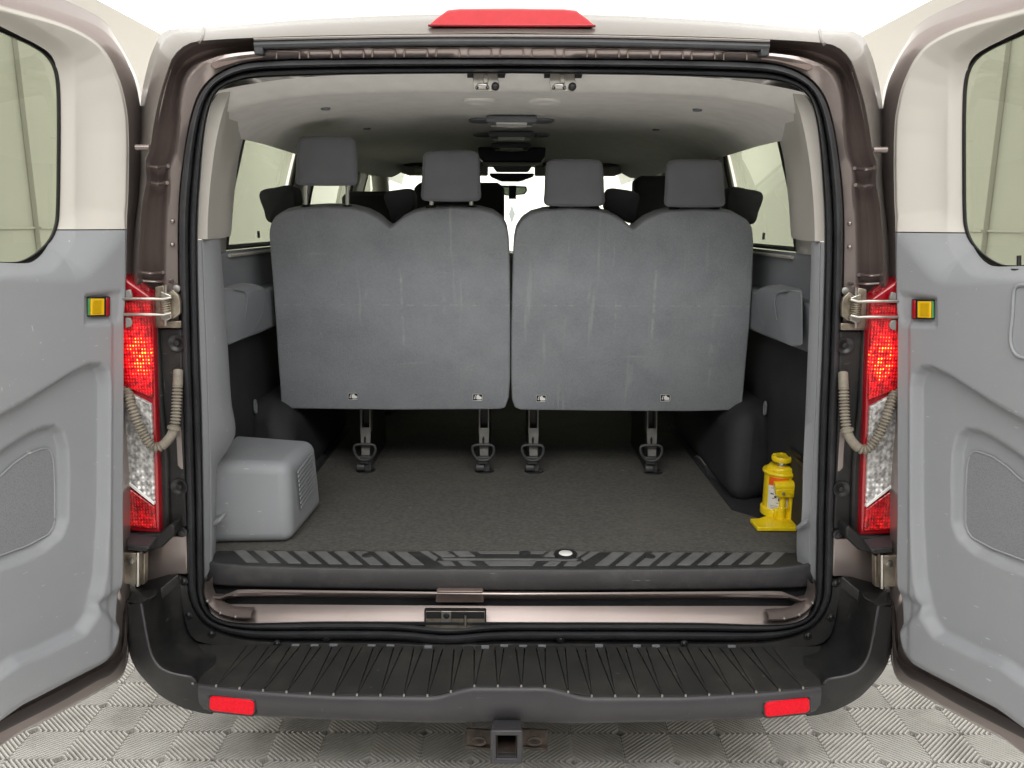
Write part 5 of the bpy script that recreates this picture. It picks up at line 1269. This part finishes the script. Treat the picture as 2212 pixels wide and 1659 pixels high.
# ================================================================== seats further forward
def mid_seat(px, top, wpx, Y, wing, label):
    a, c = P(px - wpx / 2, top, Y), P(px + wpx / 2, top, Y)
    t = empty('van_seat', Vector(((a.x + c.x) / 2, Y, ZF)), label, 'van seat', 'black seats ahead of the last row')
    bk = prism('backrest', [P(px - wpx / 2, top + 14, Y), P(px - wpx / 2 + 6, top + 4, Y), P(px - wpx / 2 + 16, top, Y), P(px + wpx / 2 - 16, top, Y), P(px + wpx / 2 - 6, top + 4, Y), P(px + wpx / 2, top + 14, Y)] + [Vector((c.x, Y, 1.0)), Vector((a.x, Y, 1.0))], (0, 0.11, 0), 'seat_dark', t, bevel=0.02, seg=3)
    box('seat_cushion', a.x, c.x, Y + 0.08, Y + 0.5, 0.98, 1.12, 'seat_dark', t, bevel=0.03)
    box('seat_base', a.x + 0.05, c.x - 0.05, Y + 0.1, Y + 0.45, ZF, 0.98, 'black_smooth', t)
    for w in wing:
        pts = [P(x, y, Y - 0.05) for x, y in w]
        loc = Vector((sum(p.x for p in pts) / len(pts), 0, sum(p.z for p in pts) / len(pts)))
        pts = spline(pts, 40, True)
        mid = [Vector((loc.x + (p.x - loc.x) * 0.9, p.y - 0.012, loc.z + (p.z - loc.z) * 0.9)) for p in pts]
        bk2 = [Vector((loc.x + (p.x - loc.x) * 0.95, p.y + 0.09, loc.z + (p.z - loc.z) * 0.95)) for p in pts]
        loft('headrest', [bk2, [p + Vector((0, 0.07, 0)) for p in pts], pts, [p.lerp(q, .4) + Vector((0, -0.004, 0)) for p, q in zip(pts, mid)], mid], 'seat_dark', t, cap=True)
        tube('headrest_post', [Vector((loc.x, Y, loc.z)), Vector((loc.x, Y + 0.03, 1.3))], 0.008, 'dull_metal', t, n=8)
    return t
mid_seat(790, 414, 110, 3.55, [], 'low black seat top behind the notch of the left bench')
mid_seat(990, 394, 196, 4.15, [], 'tall black driver seat behind the left bench, next to the aisle')
mid_seat(1425, 378, 110, 3.8, [], 'tall black seat behind the rightmost pair of headrests')

# ================================================================== yellow bottle jack on the load floor
ZJ = ZF + 0.004
jb = PZ(1676, 1128, ZF)
J = empty('bottle_jack', (jb.x, jb.y, ZF), 'yellow hydraulic bottle jack standing on the load floor', 'jack')
jx, jy = jb.x, jb.y
sc = jb.y / 1700 * 1.0
def jp(x, y, Y): return P(x, y, Y)
r_body = 0.0375
pxm = lambda d: d * jb.y / 1700.0
def jz(y, Y): return P(1682, y, Y).z
# base plate: irregular foot
fp = [PZ(x, y, ZJ + 0.012) for x, y in ((1621, 1118), (1640, 1117), (1656, 1112), (1700, 1104), (1718, 1112), (1723, 1138), (1690, 1142), (1668, 1139), (1638, 1138))]
for p in fp: p.y = max(p.y, jy - 0.075)
base = prism('jack_base', fp, (0, 0, -0.013), 'yellow_paint', J, bevel=0.003, seg=3)
cx, cy = PZ(1682, 1112, ZJ).x, PZ(1682, 1112, ZJ).y
ztop_c = P(1682, 1016, cy).z; zc = P(1682, 1006, cy).z; zt = P(1683, 985, cy).z
lathe('base_collar', [(0.056, ZJ + 0.01), (0.0565, ZJ + 0.03), (0.054, ZJ + 0.034), (0.049, ZJ + 0.035)], (cx, cy, 0), 'yellow_paint', base, n=36)
body = lathe('jack_body', [(0.0505, ZJ + 0.03), (0.0505, ztop_c - 0.006), (0.054, ztop_c - 0.004), (0.057, ztop_c), (0.057, ztop_c + 0.004), (0.054, ztop_c + 0.008), (0.042, ztop_c + 0.009)], (cx, cy, 0), 'yellow_paint', J, n=44)
lathe('hex_nut', [(0.047, ztop_c + 0.007), (0.047, ztop_c + 0.016), (0.043, ztop_c + 0.020), (0.024, ztop_c + 0.021)], (cx, cy, 0), 'yellow_paint', body, n=6)
lathe('jack_ram', [(0.020, ztop_c + 0.019), (0.020, zt)], (cx, cy, 0), 'steel', J, n=24)
lathe('screw_head', [(0.020, zt - 0.014), (0.031, zt - 0.012), (0.033, zt - 0.006), (0.033, zt + 0.002), (0.031, zt + 0.004), (0.018, zt + 0.002), (0.0001, zt + 0.001)], (cx, cy, 0), 'yellow_paint', J, n=24)
for k in range(6):
    a = k * math.pi / 3 + 0.3
    c = Vector((cx + 0.027 * math.cos(a), cy + 0.027 * math.sin(a), zt + 0.003))
    box('head_tooth', c.x - 0.004, c.x + 0.004, c.y - 0.004, c.y + 0.004, c.z - 0.004, c.z + 0.003, 'yellow_paint', J, bevel=0.0015)
# label wrapped round the body
def wrap(name, a0, a1, z0, z1, r, mm, par):
    n = 14
    loops = [[Vector((cx + r * math.sin(a0 + (a1 - a0) * k / n), cy - r * math.cos(a0 + (a1 - a0) * k / n), z)) for k in range(n + 1)] for z in (z0, z1)]
    return loft(name, loops, mm, par, closed=False)
zl0, zl1 = P(1650, 1097, cy - 0.03).z, P(1650, 1046, cy - 0.03).z
zl2 = P(1650, 1028, cy - 0.03).z
A0, A1 = math.radians(-62), math.radians(8)
lb = wrap('jack_label', A0, A1, zl0, zl1, 0.0510, 'white_label', body)
wrap('label_band', A0, A1, zl1, zl2, 0.0511, 'label_orange', lb)
for k, (a, c, z, h) in enumerate(((-50, -25, .90, .012), (-30, -6, .84, .008), (-52, -40, .66, .03), (-38, -30, .55, .05), (-24, -18, .45, .08), (-12, -5, .60, .03), (-30, -4, .30, .008), (-50, -5, .17, .006), (-50, -15, .10, .006), (-48, -8, .05, .005), (-45, -36, .48, .014), (-16, -8, .40, .02))):
    z0 = zl0 + (zl1 - zl0) * z
    wrap('label_print', math.radians(a), math.radians(c), z0 - h * 0.06, z0 + h * 0.06 + 0.0004, 0.05135, 'label_ink', lb)
zb_ = (zl1 + zl2) / 2
wrap('label_print', math.radians(-32), math.radians(-22), zb_ - 0.004, zb_ + 0.003, 0.0514, 'red_dark', lb)
wrap('label_print', math.radians(-19), math.radians(-12), zb_ - 0.004, zb_ + 0.003, 0.0514, 'red_dark', lb)
# pump side: socket block, cross tube, link
px0 = P(1692, 1075, cy - 0.04)
pz = P(1700, 1078, cy - 0.045).z
yy = cy - 0.062
sk = lathe('pump_cylinder', [(0.0135, ZJ + 0.01), (0.0135, ZJ + 0.045), (0.011, ZJ + 0.047), (0.0100, ZJ + 0.05), (0.0100, P(1700, 1070, yy).z)], (P(1692, 1110, yy).x, yy + 0.012, 0), 'yellow_paint', J, n=24)
box('pump_block', P(1676, 1100, yy).x, P(1706, 1100, yy).x, yy + 0.006, cy, ZJ + 0.008, ZJ + 0.042, 'yellow_paint', base, bevel=0.005)
ha, hb = P(1676, 1052, yy), P(1720, 1048, yy)
soc = tube('handle_socket', [Vector((ha.x, yy + 0.012, ha.z)), Vector((hb.x, yy + 0.006, hb.z))], 0.0165, 'yellow_paint', J, n=24)
prism('socket_cheek', [P(1677, 1056, yy - 0.006), P(1720, 1052, yy - 0.010), P(1721, 1070, yy - 0.010), P(1716, 1074, yy - 0.010), P(1684, 1074, yy - 0.006), P(1678, 1070, yy - 0.006)], (0, 0.018, 0), 'yellow_paint', soc, bevel=0.004, seg=3)
lathe('pivot_pin', [(0.0045, 0.0), (0.0045, -0.003), (0.0001, -0.0035)], P(1693, 1064, yy - 0.010), 'dull_metal', soc, n=12, axis='y')
lathe('pivot_pin', [(0.0055, 0.0), (0.0055, -0.003), (0.0001, -0.0035)], P(1711, 1063, yy - 0.012), 'yellow_paint', soc, n=12, axis='y')
ln = prism('pump_link', [P(1706, 1070, yy), P(1719, 1070, yy), P(1721, 1100, yy), P(1720, 1128, yy), P(1706, 1128, yy), P(1708, 1100, yy)], (0, 0.01, 0), 'yellow_paint', J, bevel=0.003)
lathe('pivot_pin', [(0.0055, 0.0), (0.0055, -0.003), (0.0001, -0.0035)], P(1713, 1119, yy), 'dull_metal', ln, n=12, axis='y')
lathe('release_valve', [(0.0001, -0.006), (0.006, -0.006), (0.007, 0.0), (0.007, 0.014)], P(1655, 1122, cy - 0.035), 'yellow_paint', J, n=14, axis='y')
